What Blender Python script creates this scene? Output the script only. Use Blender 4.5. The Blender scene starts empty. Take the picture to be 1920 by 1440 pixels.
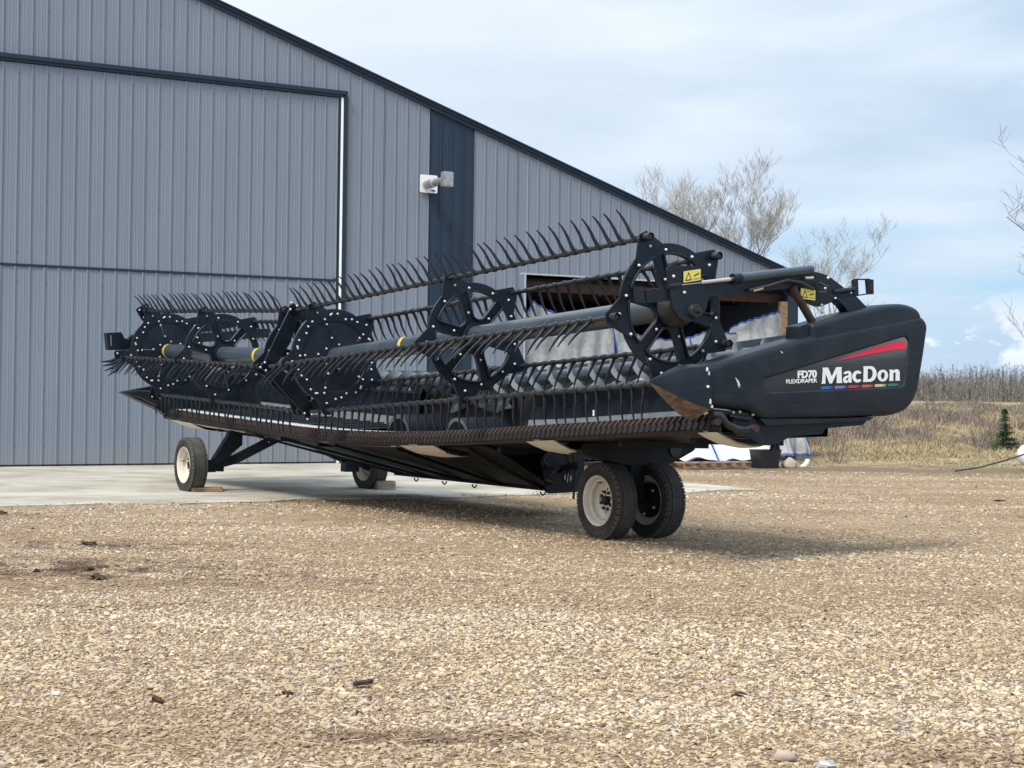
import bpy, bmesh, math, random
import numpy as np
from mathutils import Vector, Matrix

SC = bpy.context.scene
COL = SC.collection
R_ = math.radians
random.seed(7)
RNG = np.random.default_rng(7)

# ------------------------------------------------------------------ camera
cam_d = bpy.data.cameras.new('camera')
cam = bpy.data.objects.new('camera', cam_d)
COL.objects.link(cam)
cam_d.sensor_width = 36.0
cam_d.lens = 54.08
cam_d.clip_start = 0.1
cam_d.clip_end = 6000
_p = math.atan(17.5 / 2884)
_r = 0.013
_fw = Vector((0, math.cos(_p), math.sin(_p)))
_up0 = Vector((0, -math.sin(_p), math.cos(_p)))
_rt0 = Vector((1, 0, 0))
_rt = _rt0 * math.cos(_r) + _up0 * math.sin(_r)
_up = -_rt0 * math.sin(_r) + _up0 * math.cos(_r)
cam.matrix_world = Matrix(((_rt.x, _up.x, -_fw.x, 0), (_rt.y, _up.y, -_fw.y, 0), (_rt.z, _up.z, -_fw.z, 1.35), (0, 0, 0, 1)))
SC.camera = cam
SC.render.resolution_x, SC.render.resolution_y = 1024, 768

# ------------------------------------------------------------------ sun and sky
SUN_EL, SUN_AZ = R_(54), R_(215)          # azimuth clockwise from +Y: light comes from behind the camera's left shoulder
sun_d = bpy.data.lights.new('sun', 'SUN')
sun_d.energy = 2.4
sun_d.angle = R_(15)
sun_d.color = (1.0, 0.94, 0.84)
sun = bpy.data.objects.new('sun', sun_d)
COL.objects.link(sun)
_sd = Vector((math.sin(SUN_AZ) * math.cos(SUN_EL), math.cos(SUN_AZ) * math.cos(SUN_EL), math.sin(SUN_EL)))
sun.rotation_euler = _sd.to_track_quat('Z', 'Y').to_euler()

world = bpy.data.worlds.new('World')
SC.world = world
world.use_nodes = True
NT = world.node_tree
NT.nodes.clear()


class NG:
    """small node-graph writer"""
    def __init__(s, nt): s.nt = nt

    def n(s, t, **kw):
        nd = s.nt.nodes.new(t)
        for k, v in kw.items():
            if k == 'ins':
                for kk, vv in v.items():
                    sock = nd.inputs[kk]
                    if hasattr(vv, 'is_linked') or isinstance(vv, bpy.types.NodeSocket):
                        s.nt.links.new(vv, sock)
                    else:
                        sock.default_value = vv
            else:
                setattr(nd, k, v)
        return nd

    def link(s, a, b): s.nt.links.new(a, b)

    def math(s, op, a, b=None, clamp=False):
        nd = s.n('ShaderNodeMath', operation=op, use_clamp=clamp)
        for i, x in enumerate((a, b)):
            if x is None: continue
            if isinstance(x, bpy.types.NodeSocket): s.link(x, nd.inputs[i])
            else: nd.inputs[i].default_value = x
        return nd.outputs[0]

    def mix(s, f, a, b, blend='MIX'):
        nd = s.n('ShaderNodeMix', data_type='RGBA', blend_type=blend)
        for i, x in ((0, f), (6, a), (7, b)):
            if isinstance(x, bpy.types.NodeSocket): s.link(x, nd.inputs[i])
            else:
                nd.inputs[i].default_value = x if i == 0 else (tuple(x) + (1,))[:4]
        return nd.outputs[2]

    def ramp(s, f, stops, interp='LINEAR'):
        nd = s.n('ShaderNodeValToRGB')
        nd.color_ramp.interpolation = interp
        el = nd.color_ramp.elements
        while len(el) < len(stops): el.new(0.5)
        for e, (p, c) in zip(el, stops):
            e.position = p
            e.color = c if len(c) == 4 else tuple(c) + (1,)
        s.link(f, nd.inputs[0])
        return nd.outputs[0]

    def noise(s, vec=None, scale=5, detail=4, rough=0.5, dist=0.0, dim='3D'):
        nd = s.n('ShaderNodeTexNoise', noise_dimensions=dim)
        nd.inputs['Scale'].default_value = scale
        nd.inputs['Detail'].default_value = detail
        nd.inputs['Roughness'].default_value = rough
        nd.inputs['Distortion'].default_value = dist
        if vec is not None: s.link(vec, nd.inputs['Vector'])
        return nd.outputs[0]

    def mapping(s, vec, loc=(0, 0, 0), rot=(0, 0, 0), scale=(1, 1, 1)):
        nd = s.n('ShaderNodeMapping')
        nd.inputs['Location'].default_value = loc
        nd.inputs['Rotation'].default_value = rot
        nd.inputs['Scale'].default_value = scale
        s.link(vec, nd.inputs['Vector'])
        return nd.outputs[0]


def g3(v): return (v, v, v)


g = NG(NT)
sky = g.n('ShaderNodeTexSky', sky_type='NISHITA', sun_disc=False, sun_elevation=SUN_EL, sun_rotation=SUN_AZ)
sky.air_density, sky.dust_density, sky.ozone_density = 1.0, 1.2, 1.5
tc = g.n('ShaderNodeTexCoord')
dirv = tc.outputs['Generated']
sep = g.n('ShaderNodeSeparateXYZ'); g.link(dirv, sep.inputs[0])
dz = sep.outputs[2]
big = g.noise(g.mapping(dirv, loc=(3.1, .4, .2), scale=(2.2, 2.2, 9)), 1.0, 3, .5, .4)
fine = g.noise(g.mapping(dirv, loc=(1.7, 2.2, .5), scale=(6, 6, 26)), 1.0, 6, .55, .3)
puff = g.noise(g.mapping(dirv, loc=(5.3, .7, 1.9), scale=(13, 13, 30)), 1.0, 6, .6, .2)
cl = g.ramp(g.math('ADD', g.math('MULTIPLY', big, .65), g.math('MULTIPLY', fine, .35)),
            [(.36, (3.5, 4.6, 6.0)), (.50, (4.4, 5.5, 6.8)), (.64, (5.9, 6.8, 7.8))])
# thin bright veil of cloud towards the sun side and upwards
veil = g.math('MULTIPLY', g.math('SUBTRACT', .30, sep.outputs[0], clamp=True), 1.5, clamp=True)
cl = g.mix(g.math('MULTIPLY', veil, g.math('MULTIPLY', g.math('SUBTRACT', dz, .02, clamp=True), 5.0, clamp=True)), cl, (7.4, 7.9, 8.4))
# blue gaps low above the horizon
low = g.math('SUBTRACT', 1.0, g.math('MULTIPLY', g.math('ABSOLUTE', g.math('SUBTRACT', dz, .075)), 16.0), clamp=True)
gap = g.ramp(g.noise(g.mapping(dirv, loc=(.2, 7.1, .33), scale=(3.5, 3.5, 38)), 1.0, 4, .55, .3), [(.38, (0, 0, 0)), (.54, (1, 1, 1))])
gapf = g.math('MULTIPLY', g.math('MULTIPLY', gap, low), .85, clamp=True)
blue = g.mix(.72, sky.outputs[0], (3.0, 5.4, 7.5))
cl = g.mix(gapf, cl, blue)
# small white heaps near the horizon
lowp = g.math('SUBTRACT', 1.0, g.math('MULTIPLY', g.math('ABSOLUTE', g.math('SUBTRACT', dz, .035)), 26.0), clamp=True)
pf = g.math('MULTIPLY', g.ramp(puff, [(.52, (0, 0, 0)), (.58, (1, 1, 1))]), lowp)
cl = g.mix(pf, cl, (7.2, 7.8, 8.3))
# an overcast sky is brighter overhead than near the horizon
zen = g.math('ADD', 1.0, g.math('MULTIPLY', g.math('SUBTRACT', dz, .28, clamp=True), 1.5))
zc = g.n('ShaderNodeCombineColor')
for i_ in range(3): g.link(zen, zc.inputs[i_])
cl = g.mix(1.0, cl, zc.outputs[0], 'MULTIPLY')
bg = g.n('ShaderNodeBackground')
g.link(cl, bg.inputs[0])
bg.inputs[1].default_value = 0.081
ow = g.n('ShaderNodeOutputWorld')
g.link(bg.outputs[0], ow.inputs[0])

SC.view_settings.view_transform = 'Standard'
SC.view_settings.look = 'None'
SC.view_settings.gamma = 1
SC.view_settings.use_curve_mapping = False
SC.view_settings.exposure = 0.72
SC.render.engine = 'CYCLES'
SC.cycles.max_bounces = 6
SC.cycles.diffuse_bounces = 3

# ------------------------------------------------------------------ materials
MATS = {}


def material(name, color, rough=.5, metal=0.0, spec=.5, build=None, bump=None):
    m = bpy.data.materials.new(name)
    m.use_nodes = True
    nt = m.node_tree
    b = nt.nodes['Principled BSDF']
    b.inputs['Base Color'].default_value = tuple(color) + (1,)
    b.inputs['Roughness'].default_value = rough
    b.inputs['Metallic'].default_value = metal
    b.inputs['Specular IOR Level'].default_value = spec
    if build: build(NG(nt), b)
    if name in ('black_paint', 'black_paint_shaded', 'shield_plastic', 'finger_plastic'):
        b.inputs['Specular IOR Level'].default_value = .30
        b.inputs['Specular Tint'].default_value = (.82, .91, 1, 1)
    MATS[name] = m
    return m


def bump(gg, b, h, strength=.3, dist=.01):
    nd = gg.n('ShaderNodeBump')
    nd.inputs['Strength'].default_value = strength
    nd.inputs['Distance'].default_value = dist
    gg.link(h, nd.inputs['Height'])
    gg.link(nd.outputs[0], b.inputs['Normal'])


def objv(gg): return gg.n('ShaderNodeTexCoord').outputs['Object']


def wposv(gg): return gg.n('ShaderNodeNewGeometry').outputs['Position']


def dusty(base, dust, amount=.35, scale=3, r0=.3, r1=.6, worn=None):
    def f(gg, b):
        v = wposv(gg)
        n1 = gg.noise(v, scale, 6, .65)
        n2 = gg.noise(v, scale * 9, 4, .6)
        k = gg.ramp(gg.math('ADD', gg.math('MULTIPLY', n1, .7), gg.math('MULTIPLY', n2, .3)), [(.40, g3(0)), (.72, g3(amount))])
        c = gg.mix(k, base, dust)
        if worn:
            w = gg.ramp(gg.noise(v, 22, 5, .7), [(.58, g3(0)), (.66, g3(worn[1]))])
            c = gg.mix(w, c, worn[0])
        gg.link(c, b.inputs['Base Color'])
        rr = gg.n('ShaderNodeMapRange')
        gg.link(n1, rr.inputs[0])
        rr.inputs[1].default_value, rr.inputs[2].default_value = .3, .7
        rr.inputs[3].default_value, rr.inputs[4].default_value = r0, r1
        gg.link(rr.outputs[0], b.inputs['Roughness'])
        bump(gg, b, n2, .12, .004)
    return f


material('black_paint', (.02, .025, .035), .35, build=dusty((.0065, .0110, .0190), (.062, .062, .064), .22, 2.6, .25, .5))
material('black_paint_shaded', (.006, .009, .014), .5, build=dusty((.003, .0055, .011), (.018, .018, .018), .3, 4, .4, .7))  # darker copy of the black paint: shade under the header put into colour
material('lumber_shaded', (.12, .06, .035), .8, build=dusty((.045, .020, .012), (.12, .062, .038), .7, 6, .7, .9))  # lumber darkened for the shade inside the barn opening
material('trim_light', (.42, .43, .44), .5)
material('worn_brown', (.2, .13, .08), .7, build=dusty((.075, .048, .033), (.34, .26, .19), .9, 13, .6, .85))
material('tarp_shaded', (.3, .3, .29), .5, 0, .3)  # shaded copy of the silver tarp: shade of the opening put into colour
material('tube_paint', (.03, .035, .042), .3, build=dusty((.032, .048, .068), (.15, .15, .15), .25, 2.0, .22, .42))
material('shield_plastic', (.02, .025, .03), .45, spec=.4)
material('decal_grey', (.1, .1, .1), .35)
material('bat_steel', (.06, .06, .06), .5, .3, build=dusty((.016, .020, .026), (.10, .095, .09), .40, 5, .32, .6, worn=((.11, .05, .027), .75)))
material('finger_plastic', (.05, .055, .06), .4, build=dusty((.008, .013, .020), (.10, .10, .10), .38, 8, .28, .5))
material('rust', (.09, .05, .035), .75, build=dusty((.022, .014, .013), (.085, .040, .026), .75, 14, .6, .85))
material('guard_steel', (.06, .05, .045), .55, .25, build=dusty((.020, .019, .021), (.055, .038, .031), .55, 16, .45, .7))
material('zinc_bolt', (.62, .62, .60), .4, .2)
material('chrome', (.65, .58, .52), .2, .9)
material('rubber', (.022, .022, .024), .75, build=dusty((.010, .011, .013), (.11, .095, .075), .55, 6, .65, .85))
material('rubber_tread', (.03, .03, .03), .8, build=dusty((.050, .049, .047), (.14, .125, .105), .7, 7, .75, .9))
material('cream_paint', (.66, .62, .52), .4, build=dusty((.66, .62, .53), (.30, .24, .17), .55, 9, .35, .6))
material('white_poly', (.5, .47, .41), .5, build=dusty((.74, .73, .68), (.40, .34, .27), .40, 4, .4, .65))
material('yellow_paint', (.55, .42, .05), .5)
material('label_yellow', (.72, .62, .12), .5)
material('label_black', (.02, .02, .02), .5)
material('white_print', (.82, .82, .82), .45)
material('red_print', (.72, .018, .065), .4)
material('belt', (.02, .022, .026), .5, build=dusty((.010, .014, .020), (.10, .095, .085), .45, 3, .35, .6))
material('worn_steel', (.36, .37, .38), .35, .85, build=dusty((.46, .48, .50), (.13, .10, .08), .8, 7, .22, .5))
material('pan_steel', (.1, .1, .1), .4, .4)
material('auger_paint', (.12, .14, .16), .35, build=dusty((.13, .155, .18), (.34, .33, .31), .5, 3, .28, .5))
material('lens_red', (.025, .006, .006), .25)
material('plate_white', (.78, .78, .76), .4)
material('galvanised', (.30, .30, .30), .4, .7, build=dusty((.50, .51, .52), (.16, .14, .12), .8, 20, .3, .6))
material('lumber', (.33, .22, .13), .8)
material('lumber_grey', (.3, .26, .2), .85)
material('dark_inside', (.03, .025, .02), .9)
material('tarp_blue', (.014, .04, .22), .5, build=dusty((.012, .035, .21), (.10, .13, .25), .6, 5, .4, .6))
material('black_tub', (.012, .014, .017), .45)
material('dirt', (.035, .026, .02), .95, 0, .1, build=dusty((.030, .021, .016), (.14, .10, .07), .8, 30, .9, 1))
material('bag_cloth', (.36, .29, .24), .9)
material('tank_white', (.72, .76, .80), .35)


def scratched(gg, b):
    v = objv(gg)
    n1 = gg.noise(v, 3.0, 5, .6)
    sc = gg.noise(gg.mapping(v, rot=(.35, 0, 0), scale=(1, 1.1, 26)), 1.5, 5, .7, .6)
    sc2 = gg.noise(gg.mapping(v, rot=(-.75, 0, 0), scale=(1, 1.4, 34)), 1.2, 5, .7, .8)
    k = gg.math('MAXIMUM', gg.ramp(sc, [(.60, g3(0)), (.76, g3(.26))]), gg.ramp(sc2, [(.60, g3(0)), (.78, g3(.24))]))
    c = gg.mix(gg.ramp(n1, [(.4, g3(0)), (.75, g3(.28))]), (.0085, .0130, .0205), (.055, .057, .060))
    c = gg.mix(k, c, (.12, .12, .12))
    gg.link(c, b.inputs['Base Color'])
    bump(gg, b, gg.noise(v, 160, 3, .6), .10, .002)
    rr = gg.n('ShaderNodeMapRange'); gg.link(n1, rr.inputs[0])
    rr.inputs[3].default_value, rr.inputs[4].default_value = .38, .58
    gg.link(rr.outputs[0], b.inputs['Roughness'])


def decal(gg, b):       # printed fade on the logo sticker: silver at its upper edge, black below
    v = objv(gg)
    s = gg.n('ShaderNodeSeparateXYZ'); gg.link(v, s.inputs[0])
    t = gg.math('SUBTRACT', s.outputs[2], gg.math('MULTIPLY', s.outputs[1], -.10))
    streak = gg.noise(gg.mapping(v, scale=(1, 2, 160)), 1, 2, .5)
    t = gg.math('ADD', t, gg.math('MULTIPLY', gg.math('SUBTRACT', streak, .5), .06))
    c = gg.ramp(gg.math('MULTIPLY', gg.math('SUBTRACT', t, 1.44), 2.4), [(0.0, (.012, .014, .018)), (.35, (.035, .037, .042)), (.75, (.22, .22, .23)), (1, (.45, .45, .46))])
    gg.link(c, b.inputs['Base Color'])


def streaky(gg, b):
    v = objv(gg)
    n = gg.noise(gg.mapping(v, scale=(7, .7, .7)), 1.6, 5, .6, .4)
    n2 = gg.noise(v, 11, 5, .6)
    c = gg.ramp(n, [(.48, (.003, .0045, .007)), (.60, (.012, .013, .014)), (.72, (.15, .145, .135))])
    gg.link(gg.mix(gg.math('MULTIPLY', n2, .35), c, (.03, .025, .02)), b.inputs['Base Color'])


def lumber(c0, c1):
    def f(gg, b):
        v = objv(gg)
        n = gg.noise(gg.mapping(v, scale=(3, 22, 22)), 1.5, 5, .6, .6)
        gg.link(gg.ramp(n, [(.35, c0), (.65, c1)]), b.inputs['Base Color'])
        bump(gg, b, n, .3, .004)
    return f


for nm, fn in (('shield_plastic', scratched), ('decal_grey', decal), ('pan_steel', streaky),
               ('lumber', lumber((.15, .090, .050), (.36, .24, .15))), ('lumber_grey', lumber((.16, .13, .095), (.40, .34, .25)))):
    m = MATS[nm]
    fn(NG(m.node_tree), m.node_tree.nodes['Principled BSDF'])


def sheet_metal(c, var=.06):
    def f(gg, b):
        v = objv(gg)
        n = gg.noise(gg.mapping(v, scale=(2.5, 1, .25)), 1.0, 5, .6)
        n2 = gg.noise(v, 26, 4, .6)
        hi, lo = tuple(x * (1 + var) for x in c), tuple(x * (1 - var) for x in c)
        cc = gg.mix(gg.ramp(n, [(.35, g3(0)), (.65, g3(1))]), lo, hi)
        s = gg.n('ShaderNodeSeparateXYZ'); gg.link(v, s.inputs[0])
        splash = gg.math('MULTIPLY', gg.math('SUBTRACT', .55, s.outputs[2], clamp=True), n2, clamp=True)
        cc = gg.mix(splash, cc, (.30, .26, .21))
        gg.link(cc, b.inputs['Base Color'])
        bump(gg, b, gg.math('ADD', n, gg.math('MULTIPLY', n2, .2)), .03, .02)
    return f


material('wall_grey', (.3, .32, .37), .5, 0, .3, build=sheet_metal((.200, .228, .276), .04))
material('wall_dark', (.03, .045, .07), .5, 0, .3, build=sheet_metal((.020, .036, .060)))
material('trim_dark', (.022, .034, .05), .4, 0, .35, build=sheet_metal((.015, .026, .042)))
material('seal_skylit', (.88, .90, .92), .6)  # seal strip whitened to carry the sky light in the door's edge gap
material('screw', (.12, .13, .16), .5)  # darker than the wall: the screws' small shadows put into their colour


def concrete(gg, b):
    v = wposv(gg)
    n = gg.noise(v, .9, 6, .62)
    n2 = gg.noise(gg.mapping(v, rot=(0, 0, .5), scale=(.5, 2.6, 1)), 1.3, 5, .6)
    c = gg.ramp(n, [(.33, (.27, .245, .20)), (.52, (.41, .385, .325)), (.72, (.50, .475, .415))])
    c = gg.mix(gg.ramp(n2, [(.48, g3(0)), (.68, g3(.65))]), c, (.25, .22, .175))
    gg.link(c, b.inputs['Base Color'])
    bump(gg, b, gg.noise(v, 40, 5, .65), .2, .006)


def soil_stain(gg, v):
    """mask of the reddish-brown soil spilled on the yard"""
    s = gg.n('ShaderNodeSeparateXYZ'); gg.link(v, s.inputs[0])
    st = gg.noise(v, 2.3, 6, .7)
    tot = None
    for cx, cy, rx, ry, k in ((-3.7, 11.4, 2.2, .9, 1.1), (-2.2, 11.1, 1.9, .40, .9), (-3.6, 13.2, 1.4, .45, .9), (-.30, 6.05, .48, .16, 1.1), (2.05, 5.75, .8, .16, .7), (1.45, 9.4, .5, .2, .4), (-5.4, 16.1, 1.2, .5, .6)):
        dx = gg.math('DIVIDE', gg.math('SUBTRACT', s.outputs[0], cx), rx)
        dy = gg.math('DIVIDE', gg.math('SUBTRACT', s.outputs[1], cy), ry)
        rad = gg.math('SQRT', gg.math('ADD', gg.math('MULTIPLY', dx, dx), gg.math('MULTIPLY', dy, dy)))
        m = gg.math('MULTIPLY', gg.math('SUBTRACT', 1.3, rad, clamp=True), k)
        tot = m if tot is None else gg.math('MAXIMUM', tot, m)
    return gg.math('MULTIPLY', tot, gg.ramp(st, [(.40, g3(0)), (.60, g3(1))]), clamp=True)


def ground_mat(gg, b):
    v = wposv(gg)
    s = gg.n('ShaderNodeSeparateXYZ'); gg.link(v, s.inputs[0])
    vo = gg.n('ShaderNodeTexVoronoi', feature='F1')
    vo.inputs['Scale'].default_value = 38
    gg.link(gg.mapping(v, scale=(1, 1, 0)), vo.inputs['Vector'])
    vs = gg.n('ShaderNodeSeparateColor'); gg.link(vo.outputs['Color'], vs.inputs[0])
    vo2 = gg.n('ShaderNodeTexVoronoi', feature='F1')
    vo2.inputs['Scale'].default_value = 13
    gg.link(gg.mapping(v, scale=(1, 1, 0)), vo2.inputs['Vector'])
    vs2 = gg.n('ShaderNodeSeparateColor'); gg.link(vo2.outputs['Color'], vs2.inputs[0])
    peb = gg.ramp(gg.math('ADD', gg.math('MULTIPLY', vs.outputs[0], .6), gg.math('MULTIPLY', vs2.outputs[1], .4)),
                  [(.0, (.09, .060, .038)), (.25, (.24, .175, .11)), (.6, (.36, .275, .185)), (.85, (.46, .375, .275)), (1, (.57, .50, .40))])
    # packed dirt tracks
    tr = gg.noise(gg.mapping(v, rot=(0, 0, .35), scale=(.16, .55, 1)), 1.2, 5, .6, .3)
    fine_n = gg.noise(v, 6, 6, .7)
    packed = gg.ramp(fine_n, [(.3, (.17, .112, .066)), (.7, (.33, .24, .15))])
    c = gg.mix(gg.ramp(tr, [(.36, g3(0)), (.60, g3(.9))]), peb, packed)
    # dark soil stains left of centre and along the yard's edge
    stain = soil_stain(gg, v)
    near = gg.math('MULTIPLY', gg.math('SUBTRACT', 11.0, s.outputs[1], clamp=True), .9, clamp=True)
    c = gg.mix(gg.math('MULTIPLY', near, .25), c, (.085, .058, .036))  # ground between near pebbles darkened: shade of the gaps put into colour
    c = gg.mix(stain, c, (.085, .052, .035))
    # beyond the yard: a strip of bare soil, then dry grass and brushy slope
    edge = gg.math('ADD', s.outputs[1], gg.math('MULTIPLY', gg.math('SUBTRACT', gg.noise(v, .55, 4, .6), .5), 5.0))
    soil = gg.ramp(fine_n, [(.3, (.11, .078, .05)), (.7, (.25, .19, .125))])
    c = gg.mix(gg.ramp(gg.math('MULTIPLY', gg.math('SUBTRACT', edge, 26.6), .6), [(0, g3(0)), (1, g3(1))]), c, soil)
    gn = gg.noise(v, .8, 6, .7)
    grass = gg.ramp(gn, [(.32, (.12, .10, .055)), (.45, (.26, .20, .12)), (.60, (.40, .32, .20)), (.72, (.19, .135, .095))])
    grn = gg.ramp(gg.noise(v, .35, 3, .5), [(.50, g3(0)), (.62, g3(.6))])
    grass = gg.mix(grn, grass, (.12, .135, .05))
    c = gg.mix(gg.ramp(gg.math('MULTIPLY', gg.math('SUBTRACT', edge, 29.6), .8), [(0, g3(0)), (1, g3(1))]), c, grass)
    gg.link(c, b.inputs['Base Color'])
    b.inputs['Roughness'].default_value = .95
    b.inputs['Specular IOR Level'].default_value = .15
    h = gg.math('ADD', gg.math('MULTIPLY', vo.outputs['Distance'], -1.2), gg.math('MULTIPLY', fine_n, .8))
    bump(gg, b, h, .9, .02)


def by_island(stops, rough=.9):
    def f(gg, b):
        gg.link(gg.ramp(gg.n('ShaderNodeNewGeometry').outputs['Random Per Island'], stops), b.inputs['Base Color'])
        b.inputs['Roughness'].default_value = rough
        b.inputs['Specular IOR Level'].default_value = .2
    return f


def pebble_mat(gg, b):
    r = gg.n('ShaderNodeObjectInfo').outputs['Random']
    v = wposv(gg)
    c = gg.ramp(r, [(0, (.075, .058, .045)), (.10, (.19, .14, .095)), (.24, (.34, .25, .155)), (.45, (.48, .37, .225)), (.62, (.58, .47, .30)), (.74, (.69, .595, .42)), (.80, (.26, .245, .235)), (.87, (.44, .41, .385)), (.93, (.40, .285, .205)), (1, (.74, .67, .55))])
    # broad loose and dusty patches
    pat = gg.noise(gg.mapping(v, rot=(0, 0, .35), scale=(.16, .55, 1)), 1.2, 5, .6, .3)
    c = gg.mix(gg.ramp(pat, [(.40, g3(0)), (.62, g3(.65))]), c, (.27, .185, .112))
    pat2 = gg.noise(gg.mapping(v, loc=(4, 1, 0), scale=(.35, .7, 1)), 1.0, 4, .6, .3)
    c = gg.mix(gg.ramp(pat2, [(.52, g3(0)), (.72, g3(.45))]), c, (.66, .585, .47))
    c = gg.mix(gg.math('MULTIPLY', gg.noise(v, 60, 4, .6), .22), c, (.30, .235, .165))
    gg.link(gg.mix(soil_stain(gg, v), c, (.085, .050, .034)), b.inputs['Base Color'])
    b.inputs['Roughness'].default_value = .85
    b.inputs['Specular IOR Level'].default_value = .25


def tarp_mat(gg, b):
    v = objv(gg)
    n = gg.noise(v, 2.2, 6, .6, .8)
    cr = gg.n('ShaderNodeTexVoronoi', feature='DISTANCE_TO_EDGE')
    cr.inputs['Scale'].default_value = 1.6
    gg.link(gg.mapping(v, rot=(.3, .2, .5), scale=(1.3, 1, 1)), cr.inputs['Vector'])
    gg.link(gg.ramp(n, [(.3, (.50, .53, .56)), (.7, (.66, .69, .72))]), b.inputs['Base Color'])
    bump(gg, b, gg.math('ADD', gg.math('MULTIPLY', n, 1.0), gg.math('MULTIPLY', gg.math('MINIMUM', cr.outputs['Distance'], .10), 1.2)), .6, .05)


def tarp_shaded(gg, b):
    tarp_mat(gg, b)
    n = gg.noise(objv(gg), 2.2, 6, .6, .8)
    gg.link(gg.ramp(n, [(.3, (.17, .175, .175)), (.5, (.29, .295, .295)), (.7, (.36, .365, .37))]), b.inputs['Base Color'])


tarp_shaded(NG(MATS['tarp_shaded'].node_tree), MATS['tarp_shaded'].node_tree.nodes['Principled BSDF'])


def bark(c0, c1, sc=9):
    def f(gg, b):
        gg.link(gg.ramp(gg.noise(wposv(gg), sc, 5, .6), [(.35, c0), (.65, c1)]), b.inputs['Base Color'])
    return f


material('concrete', (.5, .5, .48), .85, 0, .2, build=concrete)
material('yard_ground', (.35, .28, .2), .95, 0, .15, build=ground_mat)
material('pebble', (.4, .33, .25), .85, build=pebble_mat)
material('tarp_silver', (.5, .52, .54), .32, 0, .5, build=tarp_mat)
material('bark_pale', (.3, .28, .25), .9, build=bark((.19, .18, .165), (.40, .385, .355)))
material('bark_dark', (.16, .14, .12), .9, build=bark((.10, .085, .075), (.22, .19, .16)))
material('dry_grass', (.4, .32, .18), .9, build=by_island([(0, (.16, .12, .07)), (.35, (.34, .26, .15)), (.70, (.46, .37, .23)), (.80, (.13, .15, .06)), (1, (.52, .45, .31))]))
material('brush_twig', (.25, .2, .16), .9, build=by_island([(0, (.10, .078, .062)), (.5, (.22, .175, .145)), (.85, (.38, .335, .29)), (1, (.22, .12, .075))]))
material('wood_mass', (.16, .14, .12), .9, build=by_island([(0, (.075, .068, .060)), (.6, (.15, .135, .118)), (1, (.32, .30, .275))]))
material('spruce_needle', (.03, .05, .03), .8, build=by_island([(0, (.022, .050, .028)), (.6, (.055, .098, .050)), (1, (.10, .14, .07))]))
material('straw', (.5, .4, .24), .9, build=by_island([(0, (.36, .27, .15)), (1, (.64, .54, .36))]))


# ------------------------------------------------------------------ mesh helpers
def interp_list(a, b, t): return [x + (y - x) * t for x, y in zip(a, b)]


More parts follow.
